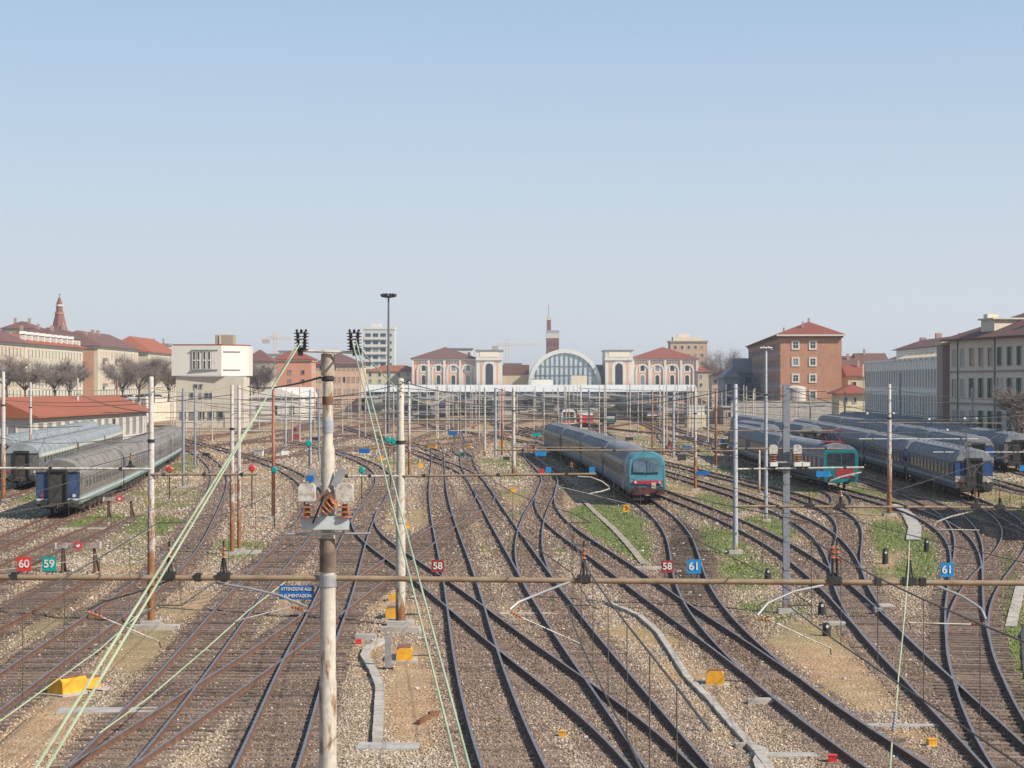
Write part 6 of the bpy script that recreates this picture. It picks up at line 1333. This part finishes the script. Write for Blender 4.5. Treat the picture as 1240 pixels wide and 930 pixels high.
for (a, b_, s, m, lab) in [((P(37,470,170)), P(213,467,170), .3, gy_, 'upper yellowish span wire before the red roofed shed'), (P(0,477,180), P(213,474,180), .3, gy_, 'lower yellowish span wire before the red roofed shed'), (P(0,516,150), P(100,516,150), .1, m_wire, 'dark span wire over the left coaches'), (P(183,470,71), P(281,466,100), .25, gy_, 'yellowish span wire from the rusty left mast to the twin masts'),
   (P(94,475,200), P(183,500,80), .3, m_wire, 'dark wire slanting over the pale roofed coaches'), (P(289,470,100), P(485,465,71), .5, m_wire, 'sagging wire from the twin masts to the middle mast'), (P(485,462,71), P(622,474,186), .5, m_wire, 'sagging wire from the middle mast to the thick cream mast'), (P(622,474,186), P(890,470,101), 1.2, m_wire, 'long sagging wire over the centre train'), (P(890,470,101), P(1077,470,130), .6, m_wire, 'wire from the silver pole to the rusty footed mast'), (P(1077,470,130), P(1290,478,130), .5, m_wire, 'wire from the rusty footed mast off the right edge'),
   (P(1060,602,75), P(1240,545,60), .0, m_offw, 'pale stay wire rising to the right past the blue coach end'), (P(1085,598,110), P(1160,558,100), .0, m_wire, 'thin stay crossing the blue coaches'), (P(600,470,230), P(842,474,165), 1.2, m_wire, 'wire between the clustered masts and the mast behind the train'), (P(183,640,72), P(0,690,40), .3, gy_, 'yellowish wire from the rusty left mast down to the left edge'), (P(890,520,101), P(1300,512,140), .4, m_wire, 'long wire over the grey train roofs'), (P(0,590,95), P(183,545,72), .1, m_wire, 'wire slanting across the blue coach end'),
   (P(331,480,130), P(485,500,71), .3, gy_, 'wire from the red mast to the middle mast'), (P(952,470,76), P(1240,500,60), .5, m_wire, 'wire from the grey steel mast to the right edge'), (P(0,497,300), P(331,497,300), .3, m_wire, 'horizontal far wire before the signal box'), (P(331,503,260), P(842,501,260), .8, m_wire, 'horizontal far wire before the station throat'), (P(640,490,330), P(1000,492,330), .4, m_wire, 'horizontal far wire under the canopy')]:
    wire(a, b_, s, max(.012, .00017*(Vector(a).y+Vector(b_).y)/2), lab, m)
for i in range(44):
    rr = random.Random(100+i); D = rr.uniform(280, 620); x = rr.uniform(200, 760); y = rr.uniform(478, 508); wd = rr.uniform(90, 260)
    w_ = wire(P(x, y, D), P(x+wd, y+rr.uniform(-3,3), D*rr.uniform(.9,1.1)), .5, .00014*D, 'thin dark wire among many over the station throat'); w_['group'] = 'far wires over the station throat'
for i, (x0, y0, d0, x1, y1, d1, lab) in enumerate([(0,484,200,222,480,120,'level dark wire low across the red roofed shed'),(37,490,180,281,478,101,'dark wire from the white mast to the twin rusty masts'),(183,478,72,331,483,128,'second dark wire left of the twin rusty masts'),(222,478,160,485,474,72,'dark wire from the blue grey mast to the middle mast'),(289,484,100,622,486,186,'long dark wire between twin rusty masts and thick cream mast'),(485,470,72,842,478,160,'long dark wire from middle mast to mast behind the train'),(485,480,72,700,492,240,'dark wire receding from the middle mast'),(842,480,160,952,478,76,'dark wire from behind the train to the grey steel mast'),(890,482,100,1077,480,130,'lower wire from silver pole to rusty footed mast'),(952,484,76,1077,486,130,'wire from grey steel mast to rusty footed mast'),(1077,484,130,1177,482,240,'wire receding from rusty footed mast to the right'),(890,498,100,1240,503,110,'long level wire above the grey coach roofs'),(622,500,186,890,505,101,'low wire over the tail of the centre train'),(331,492,128,600,494,230,'level dark wire before the station throat'),(0,530,110,183,524,72,'wire low over the left coach roofs'),(700,470,400,1000,474,300,'faint wire below the white canopy')]):
    wire(P(x0, y0, d0), P(x1, y1, d1), .35, max(.010, .00013*(d0+d1)/2), lab)
for x, y in [(1050,501),(1082,501),(1125,508),(1168,507),(1182,507),(1221,507),(1147,521),(1204,521)]:
    t = thing('globe_lamp', 'white globe lamp strung above the right hand coaches', 'lamp', P(x, y, 205), 0, 'globe lamps above the right hand coaches'); MB().lathe([(.04, -.14), (.11, -.10), (.15, 0), (.11, .10), (.05, .14)], n=12).build('globe', m_white, t, smooth=True); MB().tube([(0, 0, .13), (0, 0, .45)], .025, 5).build('hanger', m_dark, t)

# ------------------------------------------------------------------ haze in the air
def add_haze(dens):
    hb = MB().b2((-6500, -500, -1.4), (6500, 6500, 70)).build('haze', None); hb.data.materials.clear()
    m = bpy.data.materials.new('pale_haze'); m.use_nodes = True; t = m.node_tree; t.nodes.clear(); o = t.nodes.new('ShaderNodeOutputMaterial'); v = t.nodes.new('ShaderNodeVolumePrincipled')
    v.inputs['Color'].default_value = (.86,.90,.95,1); v.inputs['Density'].default_value = dens; v.inputs['Anisotropy'].default_value = .2; t.links.new(v.outputs[0], o.inputs['Volume']); hb.data.materials.append(m); struct(hb, 'stuff')
add_haze(0.00017)
